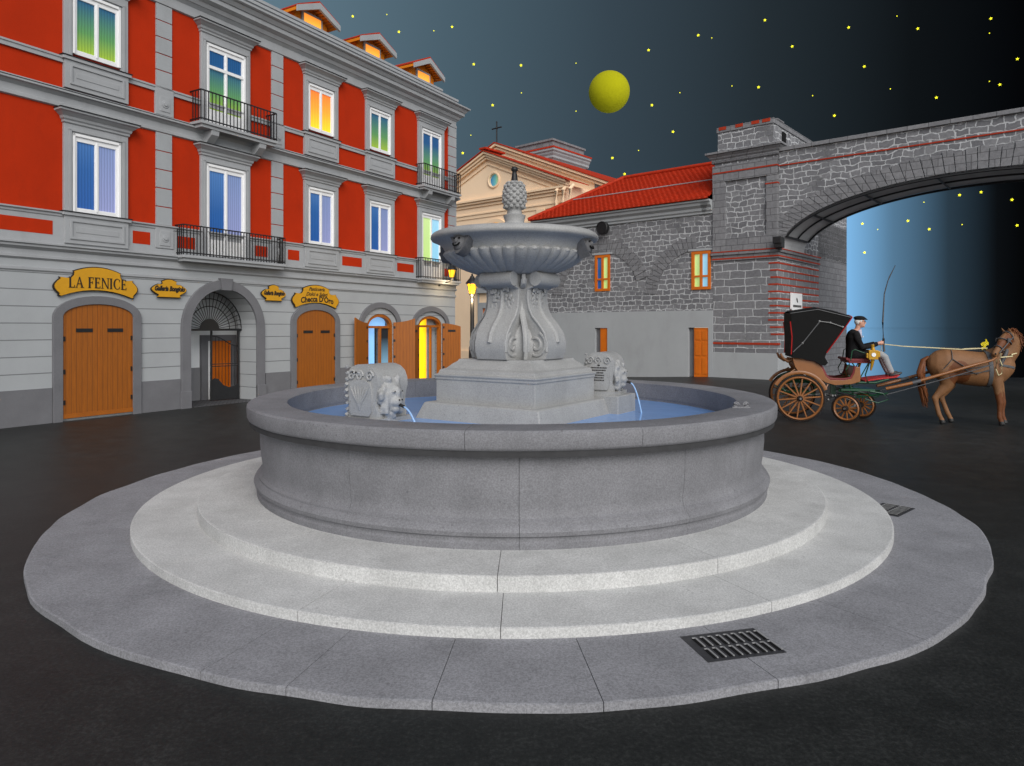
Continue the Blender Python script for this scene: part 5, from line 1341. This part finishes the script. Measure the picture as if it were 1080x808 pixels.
    mb = MB(); mb.prism([(1.30, .86), (1.55, .905), (1.90, .955), (1.96, 1.0), (1.94, 1.015), (1.88, .975), (1.54, .93), (1.30, .885)], -.38, .38); mb.build('footboard', 'redtrim', car, None, .006)
    mb = MB()
    for y in (-.36, .36): mb.tube([(1.16, y, .84), (1.5, y, .84), (1.75, y, .92)], .022, 8)
    mb.build('footboard_bracket', 'green', car, 50)
    # brass carriage lamp on the near side
    for y in (-.50, .50):
        mb = MB(); mb.box(1.33, 1.51, y - .07, y + .07, 1.33, 1.52); mb.box(1.29, 1.34, y - .05, y + .05, 1.36, 1.46); mb.box(1.50, 1.55, y - .05, y + .05, 1.38, 1.50)
        mb.tube([(1.42, y, 1.52), (1.42, y, 1.58), (1.41, y, 1.64)], [.05, .03, .036], 10); mb.tube([(1.42, y, 1.33), (1.40, y, 1.20), (1.38, y, 1.10)], [.04, .03, .015], 8)
        o = mb.build('carriage_lamp', 'brass', car, None, .012)
        sy = -1 if y < 0 else 1
        MB().tube([(1.42, y + sy * .07, 1.43), (1.42, y + sy * .085, 1.43)], .042, 14, 0, (0, 0, 1)).build('lens', 'white', o, 40)
    # shafts
    for y in (-.40, .40):
        mb = MB(); mb.tube([SH(q) for q in [(1.70, y * .9, .72), (2.2, y, .84), (2.9, y, 1.05), (3.5, y, 1.23), (3.90, y * .95, 1.34), (3.98, y * .95, 1.40)]], [.034, .034, .032, .030, .024, .02], 8)
        s = mb.build('shaft', 'carriage', car, 50)
        MB().tube([SH(q) for q in [(1.72, y * .9, .60), (2.9, y * 1.02, .94), (3.9, y, 1.25)]], .010, 6).build('trace', 'strap', s, 50)
        MB().tube([SH(q) for q in [(2.25, y, .852), (2.42, y, .90)]], .040, 8).build('shaft_ferrule', 'strap', s, 50)
carriage()

# driver --------------------------------------------------------------
PO = (1.12, 0., 1.335); PX = .08
dr = thing('person', 'seated man in a black jacket and flat cap holding a whip and reins', 'person', CF.w(PO[0] + PX, PO[1], PO[2]), CF.rz)
def L_(x, y, z): return (x - PO[0], y - PO[1], z - PO[2])
def hand(mb, wx, wy, wz, d, side):
    """palm and five bent fingers closed on a thin handle; d = forward direction"""
    f = Vector(d).normalized(); s = Vector((0, side, 0)); u = Vector((0, 0, 1))
    w = Vector(L_(wx, wy, wz))
    mb.tube([w - f * .02, w + f * .03, w + f * .075], [(.024, .028), (.026, .040), (.020, .040)], 10)
    for k in range(4):
        b = w + f * .075 + u * (.030 - .020 * k); ln = (.034, .038, .035, .028)[k]
        mb.tube([b - f * .02, b + f * ln * .6, b + f * (ln * .9) - s * .018, b + f * (ln * .55) - s * .036, b + f * .0 - s * .036], [.0095, .009, .0085, .008, .0065], 8)
    t = w + f * .035 + u * .035
    mb.tube([t - u * .015 - s * .01, t + f * .015 + u * .012 - s * .022, t + f * .042 + u * .006 - s * .03], [.011, .0095, .007], 8)
HANDS = ((1.555, -.10, 1.665), (1.555, .09, 1.645))
def driver():
    up = (1, 0, 0)
    mb = MB()
    mb.tube([L_(1.13, 0, 1.36), L_(1.12, 0, 1.45), L_(1.10, 0, 1.60), L_(1.09, 0, 1.76), L_(1.10, 0, 1.88), L_(1.13, 0, 1.93)], [(.17, .13), (.175, .135), (.165, .125), (.19, .125), (.16, .10), (.07, .06)], 16, 0, up)
    mb.tube([L_(1.12, 0, 1.88), L_(1.16, 0, 1.97), L_(1.18, 0, 2.05)], [.06, .052, .055], 12, 0, up)
    H = L_(1.205, 0, 2.105)
    mb.ball(H, (.098, .075, .122), 20); mb.ball((H[0] + .03, 0, H[2] - .06), (.066, .058, .060), 14)
    mb.ball((H[0] + .10, 0, H[2] - .018), (.026, .015, .024), 10); mb.tube([(H[0] + .085, 0, H[2] + .02), (H[0] + .115, 0, H[2] - .022)], [.011, .016], 8)
    mb.ball((H[0] + .086, 0, H[2] - .058), (.014, .026, .010), 10); mb.ball((H[0] + .078, 0, H[2] - .095), (.024, .026, .018), 10)
    for s in (-1, 1): mb.ball((H[0] - .012, s * .077, H[2] - .008), (.022, .012, .032), 10)
    for s in (-1, 1):
        mb.tube([L_(1.10, s * .17, 1.86), L_(1.12, s * .225, 1.74), L_(1.20, s * .24, 1.57), L_(1.36, s * .18, 1.60), L_(1.56, s * .10, 1.66)], [.055, .052, .044, .036, .026], 12)
        mb.tube([L_(1.12, s * .10, 1.41), L_(1.36, s * .13, 1.43), L_(1.57, s * .14, 1.42), L_(1.64, s * .14, 1.36), L_(1.72, s * .14, 1.18), L_(1.79, s * .14, 1.02)], [.088, .080, .066, .058, .050, .038], 12)
        mb.tube([L_(1.77, s * .14, 1.0), L_(1.84, s * .15, .99), L_(1.93, s * .155, 1.02)], [(.04, .035), (.042, .03), (.03, .02)], 10)
    hand(mb, *HANDS[0], (1, 0, .02), -1); hand(mb, *HANDS[1], (1, 0, .02), 1)
    body = remesh(mb, .0085, 3)
    b = body.build('body', ['skin'], dr, 180)
    # clothing
    mb = MB()
    mb.tube([L_(1.12, 0, 1.33), L_(1.10, 0, 1.38), L_(1.09, 0, 1.48), L_(1.085, 0, 1.62), L_(1.08, 0, 1.77), L_(1.09, 0, 1.87), L_(1.115, 0, 1.935)], [(.225, .175), (.23, .18), (.215, .165), (.20, .155), (.222, .155), (.19, .125), (.085, .075)], 20, 0, up)
    for s in (-1, 1):
        mb.tube([L_(1.09, s * .16, 1.87), L_(1.11, s * .235, 1.76), L_(1.20, s * .255, 1.57), L_(1.36, s * .19, 1.595), L_(1.51, s * .115, 1.645), L_(1.525, s * .112, 1.65)], [.07, .072, .064, .056, .049, .047], 14)
        mb.tube([L_(1.14, s * .11, 1.40), L_(1.30, s * .13, 1.42), L_(1.40, s * .135, 1.42)], [.12, .108, .094], 12)
    j = remesh(mb, .014, 5).build('jacket', 'suit', dr, 180)
    mb = MB()
    for s in (-1, 1):
        mb.tube([L_(1.18, s * .11, 1.41), L_(1.38, s * .13, 1.43), L_(1.57, s * .14, 1.425), L_(1.65, s * .14, 1.37), L_(1.715, s * .14, 1.20), L_(1.785, s * .14, 1.04)], [.098, .092, .080, .076, .068, .062], 14)
    remesh(mb, .014, 4).build('trousers', 'trouser', dr, 180)
    for s in (-1, 1):
        mb = MB(); mb.tube([L_(1.74, s * .14, .995), L_(1.76, s * .14, .995), L_(1.84, s * .15, 1.0), L_(1.93, s * .155, 1.03), L_(1.975, s * .155, 1.05)], [(.03, .03), (.047, .05), (.050, .045), (.047, .034), (.02, .016)], 14)
        mb.build('shoe', 'shoe', dr, 60)
    mb = MB(); mb.tube([L_(1.165, 0, 1.70), L_(1.215, 0, 1.78), L_(1.205, 0, 1.86), L_(1.18, 0, 1.94)], [(.02, .03), (.045, .035), (.062, .04), (.068, .064)], 12, 0, up)
    s_ = mb.build('shirt', 'shirt', dr, 60)
    mb = MB(); mb.box(*[v for p in zip(L_(1.235, -.13, 1.78), L_(1.245, -.09, 1.815)) for v in p]); mb.build('breast_badge', 'white', j)
    # cap, hair, spectacles, moustache
    mb = MB(); mb.ball((H[0] - .012, 0, H[2] + .092), (.118, .10, .045), 18); mb.ball((H[0] + .03, 0, H[2] + .075), (.105, .085, .03), 14)
    mb.tube([(H[0] + .06, 0, H[2] + .066), (H[0] + .15, 0, H[2] + .052)], [(.08, .012), (.05, .007)], 12)
    mb.tube([(H[0] + .085 * cos(t) - .005, .072 * sin(t) * 1.12, H[2] + .058) for t in [2 * PI * i / 20 for i in range(20)]], .018, 6, 0, (0, 0, 1), 1., True)
    remesh(mb, .008, 3).build('flat_cap', 'suit', dr, 180)
    mb = MB(); mb.ball((H[0] - .03, 0, H[2] + .012), (.082, .084, .085), 16)
    for s in (-1, 1): mb.ball((H[0] + .005, s * .072, H[2] + .03), (.03, .012, .035), 8)
    mb.build('hair', 'whitehair', dr, 60)
    mb = MB(); mb.ball((H[0] + .098, 0, H[2] - .046), (.012, .030, .009), 8); mb.build('moustache', 'whitehair', dr, 60)
    mb = MB()
    for s in (-1, 1):
        mb.tube([(H[0] + .098, s * .034 + .022 * cos(t), H[2] + .014 + .018 * sin(t)) for t in [2 * PI * i / 14 for i in range(14)]], .0035, 5, 0, (1, 0, 0), 1., True)
        mb.tube([(H[0] + .098, s * .056, H[2] + .016), (H[0] + .0, s * .082, H[2] + .014)], .003, 5)
    mb.tube([(H[0] + .10, -.012, H[2] + .016), (H[0] + .10, .012, H[2] + .016)], .003, 5)
    sp = mb.build('spectacles', 'lens', dr, 60)
    mb = MB()
    for s in (-1, 1): mb.ball((H[0] + .085, s * .032, H[2] + .014), .010, 8)
    mb.build('eyes', 'ink', dr, 60)
driver()
wp = thing('whip', 'tall thin dark driving whip held upright in the driver\'s hand', 'whip', CF.w(1.63 + PX, -.085, 1.5), CF.rz)
mb = MB(); mb.tube([(.03, 0, -.02), (.015, 0, .15), (.0, 0, .6), (.03, 0, 1.2)], [.022, .021, .017, .012], 8); mb.tube([(.03, 0, 1.2), (.10, 0, 1.48), (.24, 0, 1.80)], [.012, .010, .007], 6)
mb.tube([(.24, 0, 1.80), (.12, .0, 1.56), (.045, 0, 1.30), (.03, 0, 1.1)], .004, 5)
w_ = mb.build('stick', 'strap', wp, 60)
MB().tube([(.012, 0, .12), (.016, 0, .26)], .024, 8).build('grip', 'ink', wp, 60)

# horse ---------------------------------------------------------------
HX = 3.36
hp = CF.w(HX, 0, 0)
hz = thing('horse', 'tan and chestnut harnessed horse standing side on with its head turned back', 'horse', hp, CF.rz)
SEC = [(-.84, 1.32, .06, .05), (-.80, 1.32, .16, .14), (-.70, 1.30, .28, .22), (-.52, 1.285, .355, .285), (-.30, 1.265, .37, .295), (-.05, 1.215, .375, .315), (.20, 1.19, .375, .315), (.42, 1.21, .38, .285), (.60, 1.24, .34, .245), (.74, 1.24, .25, .19), (.84, 1.22, .12, .10)]
hz.scale = (.95, .95, .95)
def sec_at(x):
    for a, b in zip(SEC, SEC[1:]):
        if a[0] <= x <= b[0]:
            t = (x - a[0]) / (b[0] - a[0]); return [a[i] + (b[i] - a[i]) * t for i in range(4)]
    return SEC[-1]
POLL, MUZ = Vector((.73, -.08, 1.93)), Vector((.33, -.36, 1.50))
def horse():
    mb = MB()
    mb.tube([(x, 0, z) for x, z, h, w in SEC], [(w, h) for x, z, h, w in SEC], 36)
    mb.tube([(.44, 0, 1.34), (.62, 0, 1.46), (.76, -.01, 1.62), (.80, -.03, 1.78), (.76, -.06, 1.92), (.70, -.09, 1.98)], [(.20, .30), (.17, .27), (.135, .215), (.115, .175), (.10, .13), (.07, .08)], 16, 0, (1, 0, 0.3))
    d = (MUZ - POLL).normalized()
    mb.tube([POLL - d * .03, POLL + d * .10, POLL + d * .22, POLL + d * .36, POLL + d * .50, POLL + d * .60, POLL + d * .66], [(.075, .085), (.105, .135), (.10, .145), (.078, .105), (.064, .08), (.066, .08), (.04, .05)], 16, 0, (0, 0, 1))
    side = d.cross(Vector((0, 0, 1))).normalized(); upv = side.cross(d).normalized()
    for s in (-1, 1):
        e = POLL + side * s * .06 + upv * .09
        mb.tube([e - upv * .04, e + upv * .05 + side * s * .012, e + upv * .14 + side * s * .012], [(.036, .022), (.034, .022), (.008, .008)], 10, 0, tuple(d))
    # legs: front straight, hind with stifle and hock
    for (dx, y, kx) in ((.0, -.15, .0), (.17, .15, .0)):
        mb.tube([(.46 + dx * .4, y * .9, 1.16), (.47 + dx * .7, y, .98), (.49 + dx * .9, y, .78), (.52 + dx, y, .52), (.53 + dx, y, .49), (.52 + dx, y, .30), (.52 + dx, y, .17), (.545 + dx, y, .11), (.56 + dx, y, .055), (.57 + dx, y, .002)], [(.11, .15), (.10, .125), (.078, .088), (.06, .064), (.062, .066), (.042, .046), (.050, .054), (.046, .050), (.054, .060), (.060, .070)], 12, 0, (1, 0, 0))
    for (dx, y) in ((.0, -.16), (.27, .16)):
        mb.tube([(-.50, y * .9, 1.24), (-.47 + dx * .3, y * 1.05, 1.02), (-.50 + dx * .6, y, .82), (-.66 + dx * .75, y, .63), (-.72 + dx * .8, y, .56), (-.69 + dx * .9, y, .42), (-.64 + dx, y, .20), (-.60 + dx, y, .13), (-.575 + dx, y, .055), (-.565 + dx, y, .002)], [(.14, .24), (.135, .20), (.095, .135), (.058, .082), (.056, .074), (.042, .052), (.05, .054), (.045, .048), (.053, .060), (.059, .070)], 12, 0, (1, 0, 0))
    b = remesh(mb, .016, 14)
    for i, f in enumerate(b.f):
        c = [sum(b.v[k][q] for k in f) / len(f) for q in range(3)]
        x, y, z = c; nz = .05 * noise.noise((x * 9, y * 9, z * 9))
        mi = 0
        if x > .3 and z < .66 + .8 * nz + .04 * sin(y * 60 + x * 40): mi = 1
        if ((x + .28) / .22) ** 2 + ((z - 1.12) / .26) ** 2 < 1 + 4 * nz and abs(y) > .12: mi = 1
        hd = (Vector(c) - POLL).dot(d); hu = (Vector(c) - POLL - d * hd)
        if .06 < hd < .45 and hu.length < .17 and hu.dot(side) > -.05 * 9 and abs(hu.dot(upv)) < .115 and z > 1.55 and x < .80: mi = 1
        if z < .085: mi = 2
        b.m[i] = mi
    b.build('body', ['hide', 'hide2', 'hoof'], hz, 180)
    # mane, forelock, tail
    mb = MB()
    crest = [(.60, 0, 1.66), (.72, .0, 1.72), (.86, .0, 1.70), (.90, -.02, 1.80), (.89, -.04, 1.92), (.82, -.07, 2.02), (.74, -.09, 2.06)]
    for i in range(120):
        t = random.random() * 4.99; k = int(t); f = t - k
        a = Vector(crest[k + 1]) .lerp(Vector(crest[min(k + 2, 6)]), f) if k < 5 else Vector(crest[6])
        ln = random.uniform(.10, .22); dv = Vector((random.uniform(.02, .10), random.choice((-1, 1)) * random.uniform(.04, .10), -ln * random.uniform(.2, 1.0) + (.05 if a.z > 1.95 else 0)))
        mb.tube([a - Vector((.05, 0, .02)), a + dv * .5 + Vector((.02, 0, .03)), a + dv], [.02, .014, .003], 6)
    mb.build('mane', 'hair', hz, 60)
    mb = MB()
    for i in range(60):
        y = random.uniform(-.05, .05); x = random.uniform(-.06, .06); e = random.uniform(.32, .75)
        mb.tube([(-.80, y * .4, 1.45), (-.90 + x * .4, y * .8, 1.38), (-.955 + x, y, 1.1), (-.94 + x, y * 1.2, .8), (-.90 + x * 1.0 + .04, y, e)], [.03, .034, .032, .024, .004], 6)
    mb.build('tail', 'hair', hz, 60)
    # harness
    mb = MB()
    def strap_ring(x0, x1, r=.022, g=.012, n=30, a0=0, a1=2 * PI):
        pts = []
        for i in range(n + 1):
            a = a0 + (a1 - a0) * i / n; x = x0 + (x1 - x0) * (1 - sin(a)) / 2
            _, z, h, w = sec_at(x); pts.append((x, (w + g) * cos(a), z + (h + g) * sin(a)))
        mb.tube(pts, [(.008, r)] * len(pts), 6, 0, (1, 0, 0))
    strap_ring(.30, .33, .045)
    # collar round the base of the neck
    pts = []
    for i in range(27):
        a = 2 * PI * i / 26; pts.append((.52 + .17 * sin(a), .235 * cos(a), 1.34 + .32 * sin(a)))
    mb.tube(pts, .04, 8, 0, (1, 0, 0))
    # breast strap, breeching, back strap, traces
    def along(p0, p1, n=10, r=.02):
        pts = []
        for i in range(n + 1):
            t = i / n; x = p0[0] + (p1[0] - p0[0]) * t; z = p0[1] + (p1[1] - p0[1]) * t
            _, zc, h, w = sec_at(min(max(x, -.83), .83)); k = max(-1, min(1, (z - zc) / h)); pts.append((x, -(w + .014) * sqrt(max(.02, 1 - k * k)), z))
        for s in (1, -1): mb.tube([(x, y * s, z) for x, y, z in pts], [(.008, r)] * len(pts), 6, 0, (0, 1, 0))
    along((-.40, 1.60), (-.42, 1.42)); along((-.42, 1.42), (-.62, 1.16)); along((-.42, 1.42), (-.20, 1.26))
    along((-.66, 1.10), (.3, 1.30), 12, .026); along((-.55, 1.15), (-.1, 1.26), 8, .03); along((.05, 1.12), (.32, 1.22)); along((-.2, 1.20), (.05, 1.10)); along((-.66, 1.0), (.3, 1.18), 12, .014)
    mb.tube([(-.55, 0, 1.655), (-.3, 0, 1.655), (0, 0, 1.61), (.3, 0, 1.59), (.42, 0, 1.62)], [(.022, .008)] * 5, 6)
    bp = [(.50, -.27, 1.30), (.66, -.235, 1.27), (.80, -.15, 1.24), (.862, 0, 1.22), (.80, .15, 1.24), (.66, .235, 1.27), (.50, .27, 1.30)]
    mb.tube(bp, [(.008, .028)] * 7, 6, 0, (0, 0, 1))
    mb.build('harness', 'strap', hz, 50)
    mb = MB()
    def hring(t, r1, r2, w=.012, tilt=0.):
        c = POLL + d * t
        mb.tube([c + side * (r1 * cos(a)) + upv * (r2 * sin(a)) + d * (tilt * sin(a)) for a in [2 * PI * i / 20 for i in range(20)]], w, 6, 0, tuple(d), 1., True)
    hring(.05, .105, .130, .012, -.03); hring(.44, .085, .106, .011); hring(.20, .115, .155, .011, .06)
    for s in (-1, 1):
        mb.tube([POLL + d * .05 + side * s * .112, POLL + d * .24 + side * s * .116 + upv * .02, POLL + d * .44 + side * s * .088, POLL + d * .56 + side * s * .075], .011, 6)
        c = POLL + d * .21 + side * s * .122 + upv * .055
        mb.tube([c - side * s * .01, c + side * s * .012], [.055, .055], 4, 0, tuple(upv))
    mb.build('bridle', 'strap', hz, 50)
    mb = MB()
    for s in (-1, 1): mb.ball(POLL + d * .20 + side * s * .100 + upv * .06, .022, 10); mb.ball(POLL + d * .625 + side * s * .045 + upv * .03, (.018, .018, .022), 8)
    mb.build('eyes_and_nostrils', 'hoof', hz, 60)
    mb = MB(); m_ = POLL + d * .55
    mb.tube([m_ + side * -.085 + upv * -.02, m_ + Vector((.06, -.06, -.10)), m_ + Vector((.30, -.0, -.08)), Vector((.74, -.17, 1.52)), Vector((.86, -.10, 1.55))], .014, 6)
    mb.tube([Vector((.40, -.33, 1.42)), Vector((.38, -.33, 1.22)), Vector((.43, -.33, 1.08)), Vector((.50, -.32, 1.12)), Vector((.50, -.32, 1.30)), Vector((.46, -.31, 1.42))], .013, 6)
    mb.build('lead_rope', 'rope', hz, 60)
    mb = MB()
    for i in range(9):
        a = random.uniform(0, 2 * PI); c = Vector((.30 + random.uniform(-.05, .05), -.02, 1.66 + random.uniform(-.02, .13)))
        mb.tube([c, c + Vector((.05 * cos(a), .02, .05 * sin(a))), c + Vector((.09 * cos(a + .6), .0, .08 * sin(a + .4)))], [(.016, .006)] * 3, 6, 0, (0, 1, 0))
    mb.build('ribbon_bow', 'yellow', hz, 50)
horse()
rn = thing('reins', 'pale driving reins stretched from the driver\'s hands to the horse\'s back', 'reins', CF.w(1.64 + PX, 0, 1.64), CF.rz)
mb = MB()
for s in (-1, 1):
    pts = [(.0, s * .09, .0), (.4, s * .10, -.045), (1.0, s * .11, -.075), (1.45, s * .11, -.10), (1.95, s * .06, -.07)]
    mb.tube(pts, [(.006, .010)] * 5, 6); mb.tube([(.0, s * .09, .0), (.01, s * .09, -.12), (.0, s * .085, -.25)], .006, 6)
mb.build('rein', 'rope', rn, 60)
# ------------------------------------------------------------------ moon and stars
def far(px, py, Y): return Vector(((px - 540) / 736 * Y, Y, 2 + (345 - py) / 736 * Y))
p = far(642.5, 97, 300)
mo = MB().ball((0, 0, 0), 8.75, 64).build('moon', 'moon', None, 180); mo.location = p
tag(mo, 'round yellow moon hanging in the dark sky above the red tiled roof', 'moon')
def star_mesh(r):
    mb = MB(); n = 5
    lp = [((r if k % 2 == 0 else r * .42) * cos(PI / 2 + PI * k / n), (r if k % 2 == 0 else r * .42) * sin(PI / 2 + PI * k / n)) for k in range(2 * n)]
    vs = [(x, -.0, z) for x, z in lp] + [(0, -r * .35, 0), (0, r * .35, 0)]
    fs = []
    for k in range(2 * n): a, b = k, (k + 1) % (2 * n); fs += [(b, a, 2 * n), (a, b, 2 * n + 1)]
    mb.add(vs, fs); return mb
BIG, SMALL = star_mesh(.95), star_mesh(.43)
G = 'stars in the night sky'
STARS = [
 (372, 17.3, 1, 'bright star beside the nearest lit dormer, highest of those above the red building'), (420.7, 33.6, 1, 'bright star just above the middle dormer roof'),
 (476.8, 28.4, 1, 'bright star high in the sky above the last dormer'), (499.6, 67.8, 1, 'bright star to the right of the last dormer, level with its roof ridge'),
 (519.5, 111, 1, 'bright star directly above the iron church cross'), (488, 161.5, 1, 'bright star between the red building corner and the church gable'),
 (549.5, 69, 1, 'bright star between the last dormer and the moon, level with the moon top'), (408, 15.4, 0, 'faint dot star between two bright ones above the dormers'),
 (457.5, 32.5, 0, 'faint dot star immediately left of the bright star above the last dormer'), (496.6, 142.6, 0, 'faint dot star just off the end of the grey cornice'),
 (550, 98, 0, 'faint dot star up and right of the church cross'), (607.5, 117.3, 0, 'faint dot star lower left of the moon'), (607.5, 66.7, 0, 'faint dot star upper left of the moon'),
 (806.7, 21.3, 1, 'bright star at the top edge over the gate tower'), (736.4, 37.3, 1, 'bright star high to the right of the moon with a faint one close beside it'), (684, 52.9, 1, 'bright star just above and right of the moon'),
 (895, 29, 1, 'bright star high above the left part of the arch, second row from the top edge'), (968, 30.2, 1, 'bright star near the top edge above the middle of the arch'), (1045, 19.6, 1, 'bright star in the top right corner of the sky'),
 (835.5, 49, 1, 'bright star straight above the right side of the gate tower'), (911.5, 70.2, 1, 'lone bright star midway up the sky over the arch spring'), (1073, 62.2, 1, 'bright star at the right edge of the sky'),
 (1054.5, 89.3, 1, 'bright star close above the parapet at the far right'), (987.5, 103, 1, 'bright star just over the middle of the arch parapet'), (800, 92, 1, 'bright star just above the gate tower left merlons'),
 (687.5, 111, 1, 'bright star below and right of the moon'), (880, 122, 1, 'bright star low over the start of the arch parapet'), (709.8, 139, 1, 'bright star above the middle of the red tiled roof'),
 (645.8, 166.7, 1, 'bright star between the bell tower and the red tiled roof, upper of two'), (658.7, 183.6, 1, 'bright star almost touching the red tiled roof'),
 (750.7, 40, 0, 'faint dot star touching the bright star right of the moon'), (946, 17, 0, 'faint dot star at the top edge above the arch'), (1043.5, 35, 0, 'faint dot star below the top right corner star'),
 (1043.5, 85.8, 0, 'faint dot star beside the bright star over the far right parapet'), (939, 93.8, 0, 'faint dot star above the arch between two bright ones'), (857, 101, 0, 'faint dot star right of the gate tower'),
 (772, 90.7, 0, 'faint dot star left of the gate tower top'), (717, 97.8, 0, 'faint dot star between the moon and the gate tower'), (673.5, 158.7, 0, 'faint dot star just over the red tiled roof left end'),
 (924.5, 214.7, 1, 'bright star seen through the arch, nearest the pier under the iron hoop'), (909.5, 236, 1, 'bright star seen through the arch close beside the pier'), (957.5, 233, 1, 'bright star seen through the arch, above the whip to its right'),
 (980, 241.8, 1, 'bright star seen through the arch, lower of the pair right of the whip'), (1012, 205.8, 1, 'bright star seen through the arch, left of two under the crown'), (1034.7, 202.7, 1, 'bright star seen through the arch, right of two under the crown'),
 (1067.3, 210.7, 1, 'bright star seen through the arch by the right picture edge, upper one'), (1072.7, 237.8, 1, 'bright star seen through the arch above the horse, lower one at the right edge'), (911.7, 266.4, 1, 'lowest bright star seen through the arch, left of the whip tip'),
 (974.4, 213.3, 0, 'faint dot star through the arch under the middle of the hoop'), (925.7, 242, 0, 'faint dot star through the arch left of the whip tip'), (1014.7, 236.9, 0, 'faint dot star through the arch above the horse'),
]
pb = BIG.build('star', 'star'); ps = SMALL.build('star', 'star'); used = {0: 0, 1: 0}
for px, py, k, lab in STARS:
    base = pb if k else ps
    if used[k]: o = base.copy(); COL.objects.link(o)
    else: o = base
    used[k] = 1
    o.location = far(px, py, 400); d = o.location - Vector((0, 0, 2)); o.rotation_euler = (0, random.uniform(-.3, .3), math.atan2(d.y, d.x) - PI / 2)
    tag(o, lab, 'star', G)

# ------------------------------------------------------------------ camera, light, sky
cam = bpy.data.cameras.new('camera'); co = bpy.data.objects.new('camera', cam); COL.objects.link(co)
co.location = (0, 0, 2.0); co.rotation_euler = (PI / 2, 0, 0)
cam.sensor_fit = 'HORIZONTAL'; cam.sensor_width = 36; cam.lens = 736 / 1080 * 36
cam.shift_y = (345 - 404) / 1080; cam.clip_end = 20000; cam.clip_start = .05
scene.camera = co
SUN_EL, SUN_AZ = R(35), R(14)       # light comes from behind the viewer, a little from the right
sd = Vector((sin(SUN_AZ) * cos(SUN_EL), -cos(SUN_AZ) * cos(SUN_EL), sin(SUN_EL)))
sl = bpy.data.lights.new('sun', 'SUN'); so = bpy.data.objects.new('sun', sl); COL.objects.link(so)
sl.energy = 2.0; sl.angle = R(42); sl.color = (1, .97, .93)
so.rotation_euler = sd.to_track_quat('Z', 'Y').to_euler()
so.location = (0, -20, 40)
w = bpy.data.worlds.new('World'); scene.world = w; w.use_nodes = True
t = w.node_tree; t.nodes.clear()
out = t.nodes.new('ShaderNodeOutputWorld'); bg = t.nodes.new('ShaderNodeBackground'); L(t, bg.outputs[0], out.inputs[0])
sky = t.nodes.new('ShaderNodeTexSky'); sky.sky_type = 'NISHITA'; sky.sun_disc = False
sky.sun_elevation = SUN_EL; sky.sun_rotation = math.atan2(sd.x, sd.y)
tc = t.nodes.new('ShaderNodeTexCoord'); s = t.nodes.new('ShaderNodeSeparateXYZ'); L(t, tc.outputs['Generated'], s.inputs[0])
yy = math_n(t, 'MAXIMUM', s.outputs[1], .05)
az = math_n(t, 'DIVIDE', s.outputs[0], yy); el = math_n(t, 'DIVIDE', s.outputs[2], yy)
def P(px): return ((px - 540) / 736 + 1.) / 2.
f = math_n(t, 'MULTIPLY', math_n(t, 'ADD', az, 1.), .5)
def c8(*c): return tuple(((x / 255 + .055) / 1.055) ** 2.4 if x > 10 else x / 255 / 12.92 for x in c)
night = ramp(t, f, [(0, c8(100, 128, 145)), (P(300), c8(92, 116, 130)), (P(480), c8(72, 92, 104)), (P(640), c8(54, 68, 78)), (P(800), c8(36, 45, 51)), (P(960), c8(15, 19, 22)), (P(1080), c8(4, 5, 7)), (1, c8(3, 4, 5))])
glow = ramp(t, f, [(0, c8(70, 90, 102)), (P(640), c8(54, 68, 78)), (P(800), c8(44, 58, 68)), (P(868), c8(128, 186, 232)), (P(893), c8(124, 180, 226)), (P(940), c8(84, 120, 148)), (P(1000), c8(42, 58, 70)), (P(1050), c8(12, 15, 18)), (P(1080), c8(5, 6, 7))])
ge = N(t, 'ShaderNodeMapRange', interpolation_type='SMOOTHSTEP'); L(t, el, ge.inputs[0]); ge.inputs[1].default_value = .19; ge.inputs[2].default_value = .24; ge.inputs[3].default_value = 1; ge.inputs[4].default_value = 0
front = mixc(t, ge.outputs[0], night, glow)
bw = N(t, 'ShaderNodeRGBToBW'); L(t, sky.outputs[0], bw.inputs[0])   # thin overcast: most of the blue is gone
sk = N(t, 'ShaderNodeVectorMath', operation='SCALE'); L(t, mixc(t, .7, sky.outputs[0], bw.outputs[0]), sk.inputs[0]); sk.inputs['Scale'].default_value = 1.0
fm = N(t, 'ShaderNodeMapRange', interpolation_type='SMOOTHSTEP'); L(t, s.outputs[1], fm.inputs[0]); fm.inputs[1].default_value = .34; fm.inputs[2].default_value = .62; fm.inputs[3].default_value = 0; fm.inputs[4].default_value = 1
STR = .15
fr = N(t, 'ShaderNodeVectorMath', operation='SCALE'); L(t, front, fr.inputs[0]); fr.inputs['Scale'].default_value = 1 / STR
L(t, mixc(t, fm.outputs[0], sk.outputs[0], fr.outputs[0]), bg.inputs['Color']); bg.inputs['Strength'].default_value = STR
scene.view_settings.view_transform = 'Standard'; scene.view_settings.look = 'None'; scene.view_settings.gamma = 1; scene.view_settings.exposure = .07
scene.view_settings.use_curve_mapping = False
scene.cycles.max_bounces = 6; scene.cycles.use_denoising = True
